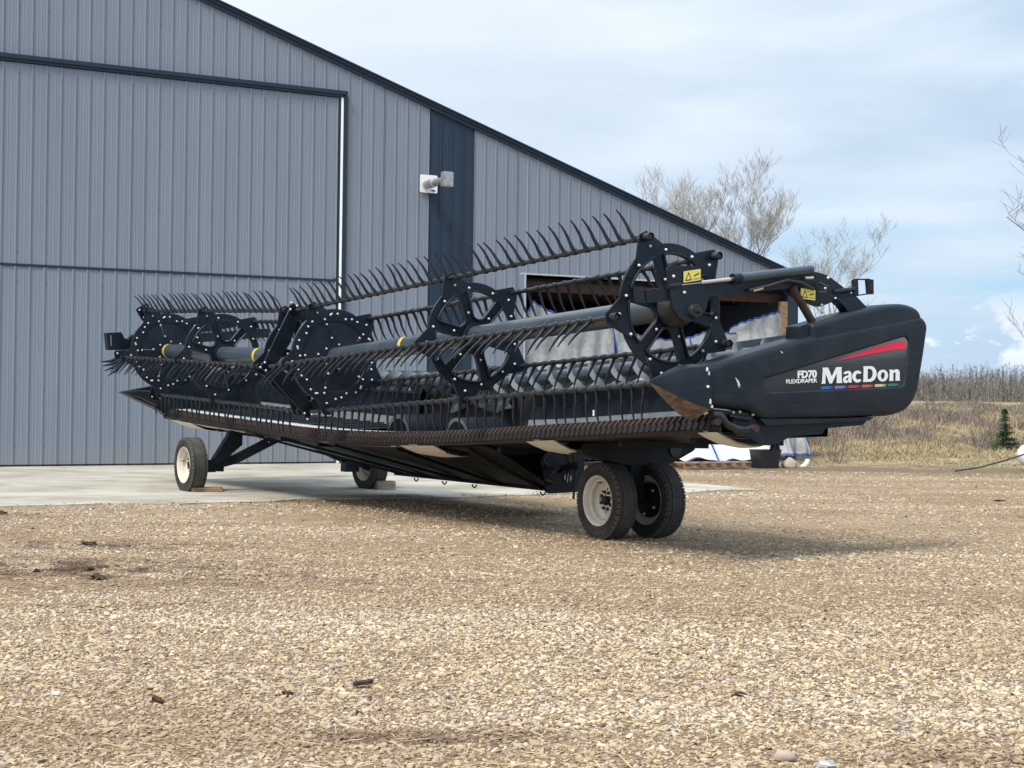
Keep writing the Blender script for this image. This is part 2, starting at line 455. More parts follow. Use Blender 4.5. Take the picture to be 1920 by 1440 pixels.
class MB:
    def __init__(s): s.v, s.f, s.m = [], [], []

    def add(s, vs, fs, mi=0):
        o = len(s.v)
        s.v += [tuple(map(float, x)) for x in vs]
        s.f += [tuple(i + o for i in q) for q in fs]
        s.m += [mi] * len(fs)

    def box(s, lo, hi, mi=0):
        x0, y0, z0 = lo; x1, y1, z1 = hi
        s.add([(x0, y0, z0), (x1, y0, z0), (x1, y1, z0), (x0, y1, z0), (x0, y0, z1), (x1, y0, z1), (x1, y1, z1), (x0, y1, z1)],
              [(0, 3, 2, 1), (4, 5, 6, 7), (0, 1, 5, 4), (1, 2, 6, 5), (2, 3, 7, 6), (3, 0, 4, 7)], mi)

    def bar(s, p0, p1, w, h, up=(0, 0, 1), mi=0, w1=None, h1=None):
        p0, p1, up = Vector(p0), Vector(p1), Vector(up)
        d = (p1 - p0).normalized()
        sd = d.cross(up)
        if sd.length < 1e-4: sd = d.cross(Vector((0, 1, 0)))
        sd.normalize(); uu = sd.cross(d)
        vs = []
        for p, ww, hh in ((p0, w, h), (p1, w1 or w, h1 or h)):
            for a, b in ((-1, -1), (1, -1), (1, 1), (-1, 1)):
                vs.append(p + sd * (a * ww / 2) + uu * (b * hh / 2))
        s.add(vs, [(0, 3, 2, 1), (4, 5, 6, 7), (0, 1, 5, 4), (1, 2, 6, 5), (2, 3, 7, 6), (3, 0, 4, 7)], mi)

    def tube(s, pts, r, n=10, mi=0, caps=True):
        pts = [Vector(p) for p in pts]
        rs = r if isinstance(r, (list, tuple)) else [r] * len(pts)
        vs, fs = [], []
        ref = None
        for i, p in enumerate(pts):
            d = (pts[min(i + 1, len(pts) - 1)] - pts[max(i - 1, 0)]).normalized()
            if ref is None:
                ref = Vector((0, 0, 1)) if abs(d.z) < .9 else Vector((0, 1, 0))
            a = d.cross(ref).normalized(); b = a.cross(d); ref = b
            for k in range(n):
                t = 2 * math.pi * k / n
                vs.append(p + a * (rs[i] * math.cos(t)) + b * (rs[i] * math.sin(t)))
        for i in range(len(pts) - 1):
            for k in range(n):
                k2 = (k + 1) % n
                fs.append((i * n + k, i * n + k2, (i + 1) * n + k2, (i + 1) * n + k))
        if caps:
            fs.append(tuple(range(n - 1, -1, -1)))
            fs.append(tuple((len(pts) - 1) * n + k for k in range(n)))
        s.add(vs, fs, mi)

    def lathe(s, prof, n, origin=(0, 0, 0), ax='Y', mi=0):
        """prof: (radius, position along the axis)"""
        vs, fs = [], []
        for rr, hh in prof:
            for k in range(n):
                t = 2 * math.pi * k / n
                c, q = rr * math.cos(t), rr * math.sin(t)
                p = {'Y': (c, hh, q), 'X': (hh, c, q), 'Z': (c, q, hh)}[ax]
                vs.append((p[0] + origin[0], p[1] + origin[1], p[2] + origin[2]))
        for i in range(len(prof) - 1):
            for k in range(n):
                k2 = (k + 1) % n
                fs.append((i * n + k, i * n + k2, (i + 1) * n + k2, (i + 1) * n + k))
        s.add(vs, fs, mi)

    def prism(s, out, f, d0, d1, mi=0):
        """polygon out [(p,q)] extruded between depths d0 and d1; f(p,q,d) -> xyz"""
        n = len(out)
        vs = [f(p, q, d0) for p, q in out] + [f(p, q, d1) for p, q in out]
        fs = [tuple(range(n)), tuple(range(2 * n - 1, n - 1, -1))]
        fs += [(i, i + n, (i + 1) % n + n, (i + 1) % n) for i in range(n)]
        s.add(vs, fs, mi)

    def build(s, name, mats, parent=None, smooth=None, fix=True):
        me = bpy.data.meshes.new(name)
        me.from_pydata(s.v, [], s.f)
        if fix:
            bm = bmesh.new(); bm.from_mesh(me)
            bmesh.ops.recalc_face_normals(bm, faces=bm.faces)
            bm.to_mesh(me); bm.free()
        return mesh_obj(name, me, mats, parent, smooth, s.m)


def mesh_obj(name, me, mats, parent=None, smooth=None, mi=None):
    if not isinstance(mats, (list, tuple)): mats = [mats]
    for m in mats: me.materials.append(MATS[m])
    if mi is not None and len(mats) > 1:
        me.polygons.foreach_set('material_index', mi)
    if smooth is not None:
        me.polygons.foreach_set('use_smooth', [True] * len(me.polygons))
        me.set_sharp_from_angle(angle=R_(smooth))
    o = bpy.data.objects.new(name, me)
    COL.objects.link(o)
    if parent: o.parent = parent
    return o


def like(o, parent=None, matrix=None, name=None):
    c = o.copy()
    if name: c.name = name
    COL.objects.link(c)
    c.parent = parent if parent else o.parent
    if matrix is not None: c.matrix_basis = matrix
    return c


def empty(name, loc=(0, 0, 0), rz=0.0, parent=None):
    o = bpy.data.objects.new(name, None)
    o.empty_display_size = .2
    COL.objects.link(o)
    o.location = loc
    o.rotation_euler = (0, 0, rz)
    if parent: o.parent = parent
    return o


def tag(o, label, cat, group=None):
    o['label'] = label
    o['category'] = cat
    if group: o['group'] = group
    return o


def plate(outer, holes, th, f, bev=0.0):
    """flat plate with holes as a mesh; f(p,q,d) -> xyz, d through the thickness"""
    cu = bpy.data.curves.new('plate', 'CURVE')
    cu.dimensions = '2D'; cu.fill_mode = 'BOTH'; cu.extrude = th / 2 - bev; cu.bevel_depth = bev; cu.bevel_resolution = 0
    for loop in [outer] + holes:
        sp = cu.splines.new('POLY')
        sp.points.add(len(loop) - 1)
        for q, (x, y) in zip(sp.points, loop): q.co = (x, y, 0, 1)
        sp.use_cyclic_u = True
    ob = bpy.data.objects.new('plate', cu)
    me = bpy.data.meshes.new_from_object(ob)
    bpy.data.objects.remove(ob)
    bpy.data.curves.remove(cu)
    for v in me.vertices: v.co = f(*v.co)
    me.update()
    bm = bmesh.new(); bm.from_mesh(me)
    bmesh.ops.remove_doubles(bm, verts=bm.verts, dist=1e-5)
    bmesh.ops.recalc_face_normals(bm, faces=bm.faces)
    bm.to_mesh(me); bm.free()
    return me


def lettering(txt, size, f, bold=0.0, squeeze=1.0, th=.0015):
    cu = bpy.data.curves.new('letters', 'FONT')
    cu.body = txt; cu.size = size; cu.offset = bold; cu.extrude = th; cu.resolution_u = 4
    ob = bpy.data.objects.new('letters', cu)
    me = bpy.data.meshes.new_from_object(ob)
    bpy.data.objects.remove(ob); bpy.data.curves.remove(cu)
    for v in me.vertices: v.co = f(v.co.x * squeeze, v.co.y, v.co.z)
    me.update()
    return me


def rounded(pts, r, n=5):
    """round the corners of a polygon; r one radius or a list"""
    out = []
    N = len(pts)
    for i in range(N):
        rr = r[i] if isinstance(r, (list, tuple)) else r
        p0, p1, p2 = Vector(pts[i - 1]), Vector(pts[i]), Vector(pts[(i + 1) % N])
        a, b = (p0 - p1), (p2 - p1)
        d = min(rr, a.length * .48, b.length * .48)
        if d < 1e-4: out.append(tuple(p1)); continue
        s, e = p1 + a.normalized() * d, p1 + b.normalized() * d
        for k in range(n + 1):
            t = k / n
            q = s * (1 - t) ** 2 + p1 * (2 * t * (1 - t)) + e * t * t
            out.append(tuple(q))
    return out


def resample(pts, n):
    P = np.array(pts + [pts[0]], float)
    d = np.r_[0, np.cumsum(np.linalg.norm(np.diff(P, axis=0), axis=1))]
    t = np.linspace(0, d[-1], n, endpoint=False)
    return np.c_[np.interp(t, d, P[:, 0]), np.interp(t, d, P[:, 1])]


def inset(P, k):
    """move a dense closed outline inwards by k (counter-clockwise outline)"""
    T = np.roll(P, -1, 0) - np.roll(P, 1, 0)
    T /= np.linalg.norm(T, axis=1)[:, None] + 1e-9
    area = .5 * np.sum(P[:, 0] * np.roll(P[:, 1], -1) - np.roll(P[:, 0], -1) * P[:, 1])
    s = 1 if area > 0 else -1
    return P + np.c_[-T[:, 1], T[:, 0]] * (k * s)


# ------------------------------------------------------------------ the ground
WALL0 = Vector((-8.5095, 25.6293, 0))       # a point at the foot of the barn's front wall
WD = Vector((math.sin(R_(61.6)), math.cos(R_(61.6)), 0))    # along the wall, to the right
WN = Vector((math.cos(R_(61.6)), -math.sin(R_(61.6)), 0))   # out of the wall, towards the yard


def wall_pt(s, out, z=0.0): return WALL0 + WD * s + WN * out + Vector((0, 0, z))


def smooth(a, b, x):
    t = np.clip((x - a) / (b - a), 0, 1)
    return t * t * (3 - 2 * t)


def ground_z(x, y):
    x = np.asarray(x, float); y = np.asarray(y, float)
    side = smooth(3.0, 8.0, x - (y - 30) * .12)
    z = smooth(40, 61, y) * 1.05 * side
    lump = (np.sin(x * 1.3 + y * .7) * np.sin(y * .9 - x * .5) + .6 * np.sin(x * 2.9 - y * 1.7)) * .09
    z = z + lump * smooth(37, 43, y) * (1 - smooth(60, 63, y)) * side
    return z


ys = np.concatenate([np.arange(-12, 26, 2), np.arange(26, 70, .8), [72, 80, 95, 120, 160, 220, 320, 500, 900, 1800, 4000]])
xs = np.concatenate([[-4000, -1500, -600, -250, -100, -50, -25, -12], np.arange(-6, 34, .8), [40, 60, 100, 200, 500, 1200, 4000]])
X, Y = np.meshgrid(xs, ys)
Z = ground_z(X, Y)
nx, ny = len(xs), len(ys)
faces = [(j * nx + i, j * nx + i + 1, (j + 1) * nx + i + 1, (j + 1) * nx + i) for j in range(ny - 1) for i in range(nx - 1)]
me = bpy.data.meshes.new('ground')
me.from_pydata(np.c_[X.ravel(), Y.ravel(), Z.ravel()].tolist(), [], faces)
gr_o = mesh_obj('ground', me, 'yard_ground', smooth=60)
gr_o['kind'] = 'structure'

# concrete apron in front of the doors
mb = MB()
edge = [(-22, 8.95)] + [(s, 8.85 + .14 * math.sin(s * 1.9) + .08 * math.sin(s * 5.1)) for s in np.arange(-6, 8.6, .4)] + [(8.93, 8.98), (8.9, -.1), (-22, -.1)]
pts = [wall_pt(s, o) for s, o in edge]
mb.prism([(p.x, p.y) for p in pts], lambda p, q, d: (p, q, d), -.1, .018)
ap = mb.build('concrete_apron', 'concrete')
ap['kind'] = 'structure'

# loose pebbles lying on the yard: one mass, scattered by geometry nodes
def pebble_field():
    vs, fs, dens, size = [], [], [], []
    c = .5
    for j in range(int((28 - 4.4) / c)):
        y0 = 4.4 + j * c
        hw = y0 * .34 + 1.4
        for i in range(int(2 * hw / c) + 1):
            x0 = -hw + i * c
            ctr = Vector((x0 + c / 2, y0 + c / 2, 0)) - WALL0
            on_slab = ctr.dot(WN) < 9.1 and ctr.dot(WD) < 9.1
            if ctr.dot(WN) < 8.6 and ctr.dot(WD) < 9.1: continue
            zz = .02 if on_slab else .002
            o = len(vs)
            vs += [(x0, y0, zz), (x0 + c, y0, zz), (x0 + c, y0 + c, zz), (x0, y0 + c, zz)]
            fs.append((o, o + 1, o + 2, o + 3))
            ym = y0 + c / 2
            d = 2700 if ym < 8.5 else (2700 - (ym - 8.5) * 330 if ym < 15 else max(170, 525 - (ym - 15) * 40))
            # thin where tyres have packed the yard
            tr = (.5 + .5 * math.sin(x0 * .32 + y0 * 1.5 + 1.2 * math.sin(x0 * .3 + 1)) * math.sin(x0 * .5 - y0 * .6)) 
            if ym > 8.5: d *= 1 - min(1, (ym - 8.5) / 2.5) * (.80 - .75 * tr)
            if on_slab: d = 90
            dens += [d] * 4
            size += [.0088 if ym < 9 else .0088 + (ym - 9) * .0002] * 4
    me = bpy.data.meshes.new('gravel')
    me.from_pydata(vs, [], fs)
    for nm, dat in (('dens', dens), ('psize', size)):
        a = me.attributes.new(nm, 'FLOAT', 'POINT')
        a.data.foreach_set('value', dat)
    ob = mesh_obj('gravel', me, 'pebble')
    ng = bpy.data.node_groups.new('gravel', 'GeometryNodeTree')
    ng.interface.new_socket('Geometry', in_out='INPUT', socket_type='NodeSocketGeometry')
    ng.interface.new_socket('Geometry', in_out='OUTPUT', socket_type='NodeSocketGeometry')
    G = NG(ng)
    gi, go = G.n('NodeGroupInput'), G.n('NodeGroupOutput')

    def attr(nm):
        a = G.n('GeometryNodeInputNamedAttribute', data_type='FLOAT'); a.inputs['Name'].default_value = nm
        return a.outputs['Attribute']
    dp = G.n('GeometryNodeDistributePointsOnFaces', distribute_method='RANDOM')
    G.link(gi.outputs[0], dp.inputs['Mesh'])
    G.link(attr('dens'), dp.inputs['Density'])
    ico = G.n('GeometryNodeMeshIcoSphere'); ico.inputs['Radius'].default_value = 1; ico.inputs['Subdivisions'].default_value = 2
    sp = G.n('GeometryNodeSetPosition')
    G.link(ico.outputs[0], sp.inputs['Geometry'])
    nz = G.n('ShaderNodeTexNoise'); nz.inputs['Scale'].default_value = 1.3
    vm = G.n('ShaderNodeVectorMath', operation='SUBTRACT'); vm.inputs[1].default_value = (.5, .5, .5)
    G.link(nz.outputs['Color'], vm.inputs[0])
    vm2 = G.n('ShaderNodeVectorMath', operation='SCALE'); vm2.inputs['Scale'].default_value = .9
    G.link(vm.outputs[0], vm2.inputs[0])
    G.link(vm2.outputs[0], sp.inputs['Offset'])
    ss = G.n('GeometryNodeSetShadeSmooth'); G.link(sp.outputs[0], ss.inputs['Geometry'])
    sm = G.n('GeometryNodeSetMaterial'); sm.inputs['Material'].default_value = MATS['pebble']
    G.link(ss.outputs[0], sm.inputs['Geometry'])
    rv = G.n('FunctionNodeRandomValue', data_type='FLOAT_VECTOR')
    rv.inputs[0].default_value = (.55, .45, .28); rv.inputs[1].default_value = (1.5, 1.15, .75)
    rs = G.n('FunctionNodeRandomValue', data_type='FLOAT')
    rs.inputs[2].default_value = .0; rs.inputs[3].default_value = 1.0; rs.inputs['Seed'].default_value = 5
    pw = G.n('ShaderNodeMath', operation='POWER'); G.link(rs.outputs[1], pw.inputs[0]); pw.inputs[1].default_value = 5
    ma = G.n('ShaderNodeMath', operation='MULTIPLY_ADD'); G.link(pw.outputs[0], ma.inputs[0]); ma.inputs[1].default_value = 1.3; ma.inputs[2].default_value = .72
    mm = G.n('ShaderNodeMath', operation='MULTIPLY'); G.link(ma.outputs[0], mm.inputs[0]); G.link(attr('psize'), mm.inputs[1])
    vs2 = G.n('ShaderNodeVectorMath', operation='SCALE'); G.link(rv.outputs[0], vs2.inputs[0]); G.link(mm.outputs[0], vs2.inputs['Scale'])
    rr = G.n('FunctionNodeRandomValue', data_type='FLOAT_VECTOR'); rr.inputs[0].default_value = (-.5, -.5, 0); rr.inputs[1].default_value = (.5, .5, 6.283); rr.inputs['Seed'].default_value = 9
    ip = G.n('GeometryNodeInstanceOnPoints')
    G.link(dp.outputs['Points'], ip.inputs['Points']); G.link(sm.outputs[0], ip.inputs['Instance'])
    G.link(rr.outputs[0], ip.inputs['Rotation']); G.link(vs2.outputs[0], ip.inputs['Scale'])
    G.link(ip.outputs[0], go.inputs[0])
    mod = ob.modifiers.new('scatter', 'NODES'); mod.node_group = ng
    ob['kind'] = 'stuff'
    tag(ob, 'loose tan and grey pebbles covering the farm yard', 'gravel')


pebble_field()

# ------------------------------------------------------------------ the barn  (local x along the wall, -y out of it, z up)
WROT = math.atan2(WD.y, WD.x)
barn = tag(empty('metal_barn', WALL0, WROT), 'large grey ribbed metal barn with dark trim and a tall folding door', 'barn')
RIB = .2385


def roof_top(s):        # upper edge of the roof's verge
    return 8.30 - .3235 * (s - 3.44)


RIDGE = -6.5


def gable(s): return roof_top(s) if s > RIDGE else roof_top(2 * RIDGE - s)


SCREWS, DSCREWS = MB(), MB()


def sheet(name, s0, s1, z0, ztop, y, mat, parent, anchor=7.815, screws=()):
    """one ribbed cladding sheet: tall ribs every RIB, two low ones between"""
    prof = [(s0, 0)]
    k0 = math.floor((s0 - anchor) / RIB) - 1
    k1 = math.ceil((s1 - anchor) / RIB) + 1
    for k in range(k0, k1 + 1):
        c = anchor + k * RIB
        for off, hh in ((-.017, 0), (-.010, .022), (.008, .022), (.011, 0), (.083, 0), (.087, .0035), (.097, .0035), (.101, 0), (.141, 0), (.145, .0035), (.155, .0035), (.159, 0)):
            q = c + off
            if s0 + .002 < q < s1 - .002: prof.append((q, hh))
    prof.append((s1, 0))
    mb = MB()
    n = len(prof)
    vs = [(q, y - h, z0) for q, h in prof] + [(q, y - h, ztop(q)) for q, h in prof]
    mb.add(vs, [(i, i + 1, n + i + 1, n + i) for i in range(n - 1)])
    sc = MB()
    for zz in screws:
        for k in range(k0, k1 + 1):
            c = anchor + k * RIB + .042
            if s0 < c < s1 and zz < ztop(c) - .1 and (k % 2 == 0 or zz > 50):
                a = .008
                sc.add([(c - a, y - .001, zz - a), (c + a, y - .001, zz - a), (c + a, y - .001, zz + a), (c - a, y - .001, zz + a), (c, y - .011, zz)],
                       [(0, 1, 4), (1, 2, 4), (2, 3, 4), (3, 0, 4)])
    if parent is barn: SCREWS.v, SCREWS.f = (SCREWS.v + sc.v, SCREWS.f + [tuple(i + len(SCREWS.v) for i in q) for q in sc.f])
    else: DSCREWS.v, DSCREWS.f = (DSCREWS.v + sc.v, DSCREWS.f + [tuple(i + len(DSCREWS.v) for i in q) for q in sc.f])
    return mb.build(name, mat, parent, fix=False)


DOOR_R, DOOR_H, DOOR_MID = 5.97, 6.80, 3.39
DOOR_L = -9.0
SH = RIB * 4
under = lambda s: gable(s) - .10
# wall sheets to the right of the door, then the ones above the lean-to opening
k = 0
OPEN_L, OPEN_R, OPEN_H = 9.95, 16.45, 3.70
bounds = [6.09] + [7.815 + SH * i for i in range(-1, 11)] + [16.72]
bounds = sorted(b for b in bounds if b >= 6.09)
girts = [.4, 1.3, 2.3, 3.35, 4.4, 5.5, 6.6, 7.7]
for a, b in zip(bounds[:-1], bounds[1:]):
    mat = 'wall_dark' if abs(a - 7.815) < .01 else 'wall_grey'
    segs = [(a, b)]
    if a < OPEN_L < b: segs = [(a, OPEN_L), (OPEN_L, b)]
    for p, q in segs:
        z0 = .02 if q <= OPEN_L + .01 else OPEN_H
        if p >= OPEN_R - .2: z0 = OPEN_H
        sheet('wall_sheet', p, q, z0, under, 0.0, mat, barn, screws=girts)
# above the door
s = 6.09
while s > -12:
    sheet('wall_sheet', s - SH, s, DOOR_H + .10, under, 0.0, 'wall_grey', barn, screws=girts)
    s -= SH
# to the left of the door (outside the picture)
s = DOOR_L
while s > -19:
    sheet('wall_sheet', s - SH, s - .001, .02, under, 0.0, 'wall_grey', barn)
    s -= SH

# folding door: two leaves of sheets in a frame
door = MB()
door.box((DOOR_L, -.03, .02), (DOOR_R, .06, .14))
door.box((DOOR_L, -.058, DOOR_MID - .022), (DOOR_R, .04, DOOR_MID + .022))
door.box((DOOR_R - .035, -.066, .02), (DOOR_R, .05, DOOR_H))
door = door.build('folding_door', 'trim_dark', barn)
door['label'] = 'tall grey two-leaf folding door with a dark seam across its middle'
s = DOOR_R - .035
while s > DOOR_L:
    sheet('door_sheet', max(s - SH, DOOR_L), s, .05, lambda q: DOOR_MID - .022, -.04, 'wall_grey', door, anchor=DOOR_R - .06, screws=[.35, 1.3, 2.2, 3.1])
    sheet('door_sheet', max(s - SH, DOOR_L), s, DOOR_MID + .022, lambda q: DOOR_H - .03, -.04, 'wall_grey', door, anchor=DOOR_R - .06, screws=[3.6, 4.5, 5.6, 6.6])
    s -= SH
mb = MB(); mb.box((DOOR_L, -.035, -.06), (DOOR_R, -.02, .05)); mb.build('bottom_seal', 'rubber', door)
mb = MB(); mb.box((DOOR_R + .004, -.07, .02), (DOOR_R + .050, .02, DOOR_H)); mb.build('side_seal', 'seal_skylit', door)
mb = MB()
mb.box((DOOR_L, -.11, DOOR_H + .03), (DOOR_R + .12, .02, DOOR_H + .10))
mb.box((DOOR_L, -.08, DOOR_H - .02), (DOOR_R + .05, -.045, DOOR_H + .03))
mb.build('door_header', 'trim_dark', barn)
mb = MB(); mb.box((DOOR_R + .05, -.075, .0), (DOOR_R + .12, .02, DOOR_H + .012)); mb.build('door_jamb', 'trim_dark', barn)

# verge trim, roof sheets
mb = MB()
for s0, s1 in ((RIDGE, 16.85), (2 * RIDGE - 16.85, RIDGE)):
    for y0, y1, t0, t1 in ((-.045, .0, -.125, -.02), (-.07, -.047, -.055, .015), (-.10, .9, .0, .03)):
        vs = []
        for q in (s0, s1):
            z = gable(q)
            vs += [(q, y0, z + t0), (q, y1, z + t0), (q, y1, z + t1), (q, y0, z + t1)]
        mb.add(vs, [(0, 3, 2, 1), (4, 5, 6, 7), (0, 1, 5, 4), (1, 2, 6, 5), (2, 3, 7, 6), (3, 0, 4, 7)])
mb.build('verge_trim', 'trim_dark', barn)
for s0, s1 in ((RIDGE, 17.05), (2 * RIDGE - 17.05, RIDGE)):
    mb = MB()
    y = -.06
    vs, fs = [], []
    y_end = 30.0
    prof = []
    while y < y_end:
        prof += [(y, 0), (y + .02, .018), (y + .045, .018), (y + .065, 0)]
        y += .4
    for q in (s0, s1):
        for yy, hh in prof: vs.append((q, yy, gable(q) + .032 + hh))
    n = len(prof)
    mb.add(vs, [(i, i + 1, n + i + 1, n + i) for i in range(n - 1)])
    mb.build('roof', 'trim_dark', barn, fix=False)
# far walls, seen only from elsewhere
mb = MB()
mb.box((16.66, 0.2, 0), (16.72, 29.5, 3.95)); mb.box((-19.2, 29.4, 0), (16.72, 29.5, 3.95)); mb.box((-19.2, .1, 0), (-19.1, 29.4, 3.9))
mb.add([(-19.2, 29.45, 3.9), (16.72, 29.45, 3.9), (RIDGE, 29.45, gable(RIDGE) - .1)], [(0, 1, 2)])
mb.build('outer_wall', 'wall_grey', barn)
# what closes the main hall behind the sheets
mb = MB(); mb.box((6.1, .07, 0), (9.95, .12, 3.6)); mb.box((9.75, .12, 0), (9.95, 9, 3.6)); mb.box((9.75, 9, 0), (16.6, 9.1, 3.6)); mb.box((9.75, .35, 3.6), (16.6, 9.1, 3.66))
mb.build('lining', 'dark_inside', barn)

for q_, par_ in ((SCREWS, barn), (DSCREWS, door)):
    q_.m = [0] * len(q_.f)
    q_.build('screw', 'screw', par_, fix=False)['kind'] = 'stuff'

# lean-to opening: jamb, header trim, timber frame
mb = MB(); mb.box((OPEN_L - .13, -.035, 0), (OPEN_L, .12, OPEN_H)); mb.build('opening_jamb', 'wall_grey', barn)
mb = MB(); mb.box((OPEN_L - .05, -.045, 0.3), (OPEN_L - .02, -.036, OPEN_H)); mb.box((OPEN_L - .13, -.03, OPEN_H), (OPEN_R + .2, .05, OPEN_H + .03)); mb.build('opening_trim', 'trim_light', barn)
mb = MB(); mb.box((OPEN_L, .30, 3.40), (16.6, .36, 3.60)); mb.build('header_board', 'lumber_shaded', barn)
for sx, yy, w in ((15.45, 4.2, .2), (15.98, 2.6, .14), (13.2, 4.4, .2), (11.4, 4.4, .2)):
    mb = MB(); mb.box((sx, yy, 0), (sx + w, yy + .15, 3.6)); mb.build('inside_post', 'lumber_shaded', barn)
for yy in (.8, 2.0, 3.2):
    mb = MB(); mb.box((OPEN_L, yy, 3.42), (16.6, yy + .05, 3.6)); mb.build('purlin', 'lumber_shaded', barn)
mb = MB(); mb.box((16.33, .0, 0), (16.47, .16, 3.42)); mb.build('corner_post', 'lumber', barn)
mb = MB(); mb.box((16.47, -.02, 0), (16.74, .18, 3.70)); mb.build('corner_trim', 'trim_dark', barn)
for zz in (.6, 1.5, 2.4):
    mb = MB(); mb.box((10, 4.36, zz), (16.6, 4.40, zz + .2)); mb.build('girt', 'lumber_shaded', barn)

# exhaust pipe through the wall
vent = tag(empty('exhaust_vent', WALL0, WROT), 'round exhaust pipe sticking out of a white square wall plate', 'vent')
mb = MB(); mb.prism(rounded([(7.61, 5.15), (7.97, 5.15), (7.97, 5.49), (7.61, 5.49)], .03), lambda p, q, d: (p, d, q), -.050, -.028)
mb.build('wall_plate', 'plate_white', vent)
mb = MB(); mb.box((7.84, -.052, 5.18), (7.93, -.0505, 5.21)); mb.build('sticker', 'tarp_blue', vent)
mb = MB()
mb.lathe([(0, 0), (.085, 0), (.085, -.34), (.066, -.35), (.066, -.78), (.08, -.80), (.095, -.86), (0, -.86)], 18, (7.74, -.05, 5.30), 'Y')
mb.build('pipe', 'galvanised', vent, smooth=40)
mb = MB()
mb.prism(rounded([(7.635, 5.16), (7.845, 5.16), (7.845, 5.44), (7.635, 5.44)], .03, 3), lambda p, q, d: (p, d, q), -1.0, -.89)
mb.prism(rounded([(7.655, 5.18), (7.825, 5.18), (7.825, 5.42), (7.655, 5.42)], .03, 3), lambda p, q, d: (p, d, q), -1.015, -1.0)
mb.build('pipe_cap', 'galvanised', vent, smooth=30)


# tarpaulins hung across the opening
def tarp(name, label, s0, s1, top, bottom, out_top, out_bot, seed, hems):
    t = tag(empty(name, WALL0, WROT), label, 'tarp')
    rng = np.random.default_rng(seed)
    ns, nz = 80, 64
    ph = rng.uniform(0, 6.28, 12)
    vs = []
    for j in range(nz + 1):
        q = j / nz
        for i in range(ns + 1):
            k = i / ns
            s = s0 + (s1 - s0) * k
            zt, zb = np.interp(s, *top), np.interp(s, *bottom)
            z = zt + (zb - zt) * q
            o = out_top(s) + (out_bot(s) - out_top(s)) * (q ** 1.6)
            w = .06 * math.sin(s * 4.1 + ph[0] + 1.3 * q) + .04 * math.sin(s * 9.3 + ph[1] - 3 * q) + .025 * math.sin(s * 17 + ph[2] + 5 * q)
            w += .03 * abs(math.sin(s * 6.3 + ph[6] + 1.1 * math.sin(q * 3 + ph[7]))) + .018 * math.sin(s * 27 + q * 9 + ph[8]) * q + .04 * math.sin(q * 9 + s * 2.2 + ph[3]) + .03 * math.sin(q * 21 - s * 5 + ph[4])
            vs.append((s + .04 * math.sin(q * 7 + ph[5] + s), -(o + w * (.4 + q)), max(z + .012 * math.sin(s * 31), .015)))
    fs, hm = [], []
    for j in range(nz):
        for i in range(ns):
            f = (j * (ns + 1) + i, j * (ns + 1) + i + 1, (j + 1) * (ns + 1) + i + 1, (j + 1) * (ns + 1) + i)
            edge = j == 0 or j == nz - 1 or (i in hems)
            (hm if edge else fs).append(f)
    mb = MB(); mb.add(vs, fs); mb.build('sheet', 'tarp_shaded', t, smooth=80, fix=False)
    mb = MB(); mb.add(vs, hm); mb.build('hem', 'tarp_blue', t, smooth=80, fix=False)
    return t


tarp('tarpaulin', 'silver tarpaulin with blue hem hung beside the grey door jamb', 9.98, 12.1,
     ([9.9, 10.15, 10.6, 11.2, 12.2], [2.75, 3.2, 3.0, 2.75, 2.85]), ([9.9, 12.2], [.05, .05]), lambda s: -.10, lambda s: .25, 3, (79,))
tarp('tarpaulin', 'silver tarpaulin sagging at the middle of the barn opening', 12.0, 15.1,
     ([12.0, 12.6, 13.6, 14.4, 14.7, 15.1], [2.9, 2.6, 2.5, 2.75, 2.72, 2.70]), ([12, 15.1], [.16, .12]), lambda s: -.06, lambda s: .9, 11, (0, 48))
tarp('tarpaulin', 'silver tarpaulin drawn up to the wooden corner post', 14.95, 16.45,
     ([14.95, 15.2, 16.3, 16.45], [2.80, 2.93, 3.22, 3.20]), ([14.95, 15.6, 16.45], [.12, .14, .10]), lambda s: -.05, lambda s: 1.35 - .35 * (s - 15), 29, (79,))
# heap under a tarp at the foot of the opening
t = tag(empty('covered_heap', WALL0, WROT), 'low heap under a pale silver tarp with blue seam near the wheels', 'tarp')
mb = MB(); hm = MB()
ns, nz = 60, 22
vs, fs, hf = [], [], []
for j in range(nz + 1):
    q = j / nz
    for i in range(ns + 1):
        s = 9.9 + 4.05 * i / ns
        o = .6 + 2.5 * q
        hgt = .98 + .12 * math.sin(s * 1.7)
        z = max(.05 + .1 * smooth(0, 1, q), hgt * (1 - q ** 3.2)) + .05 * math.sin(s * 6 + q * 5) * math.sin(s * 2.3 - q * 8) + .02 * math.sin(s * 15 + q * 11)
        vs.append((s, -o + .06 * math.sin(s * 5), max(z, .10)))
for j in range(nz):
    for i in range(ns):
        f = (j * (ns + 1) + i, j * (ns + 1) + i + 1, (j + 1) * (ns + 1) + i + 1, (j + 1) * (ns + 1) + i)
        (hf if (j == nz - 1 or i in (38,)) else fs).append(f)
mb.add(vs, fs); mb.build('sheet', 'tarp_silver', t, smooth=80, fix=False)
hm.add(vs, hf); hm.build('hem', 'tarp_blue', t, smooth=80, fix=False)


# pallet, tub, bag, offcut in front of the opening
def at_wall(s, out, rz=0.0): return wall_pt(s, out), WROT + rz


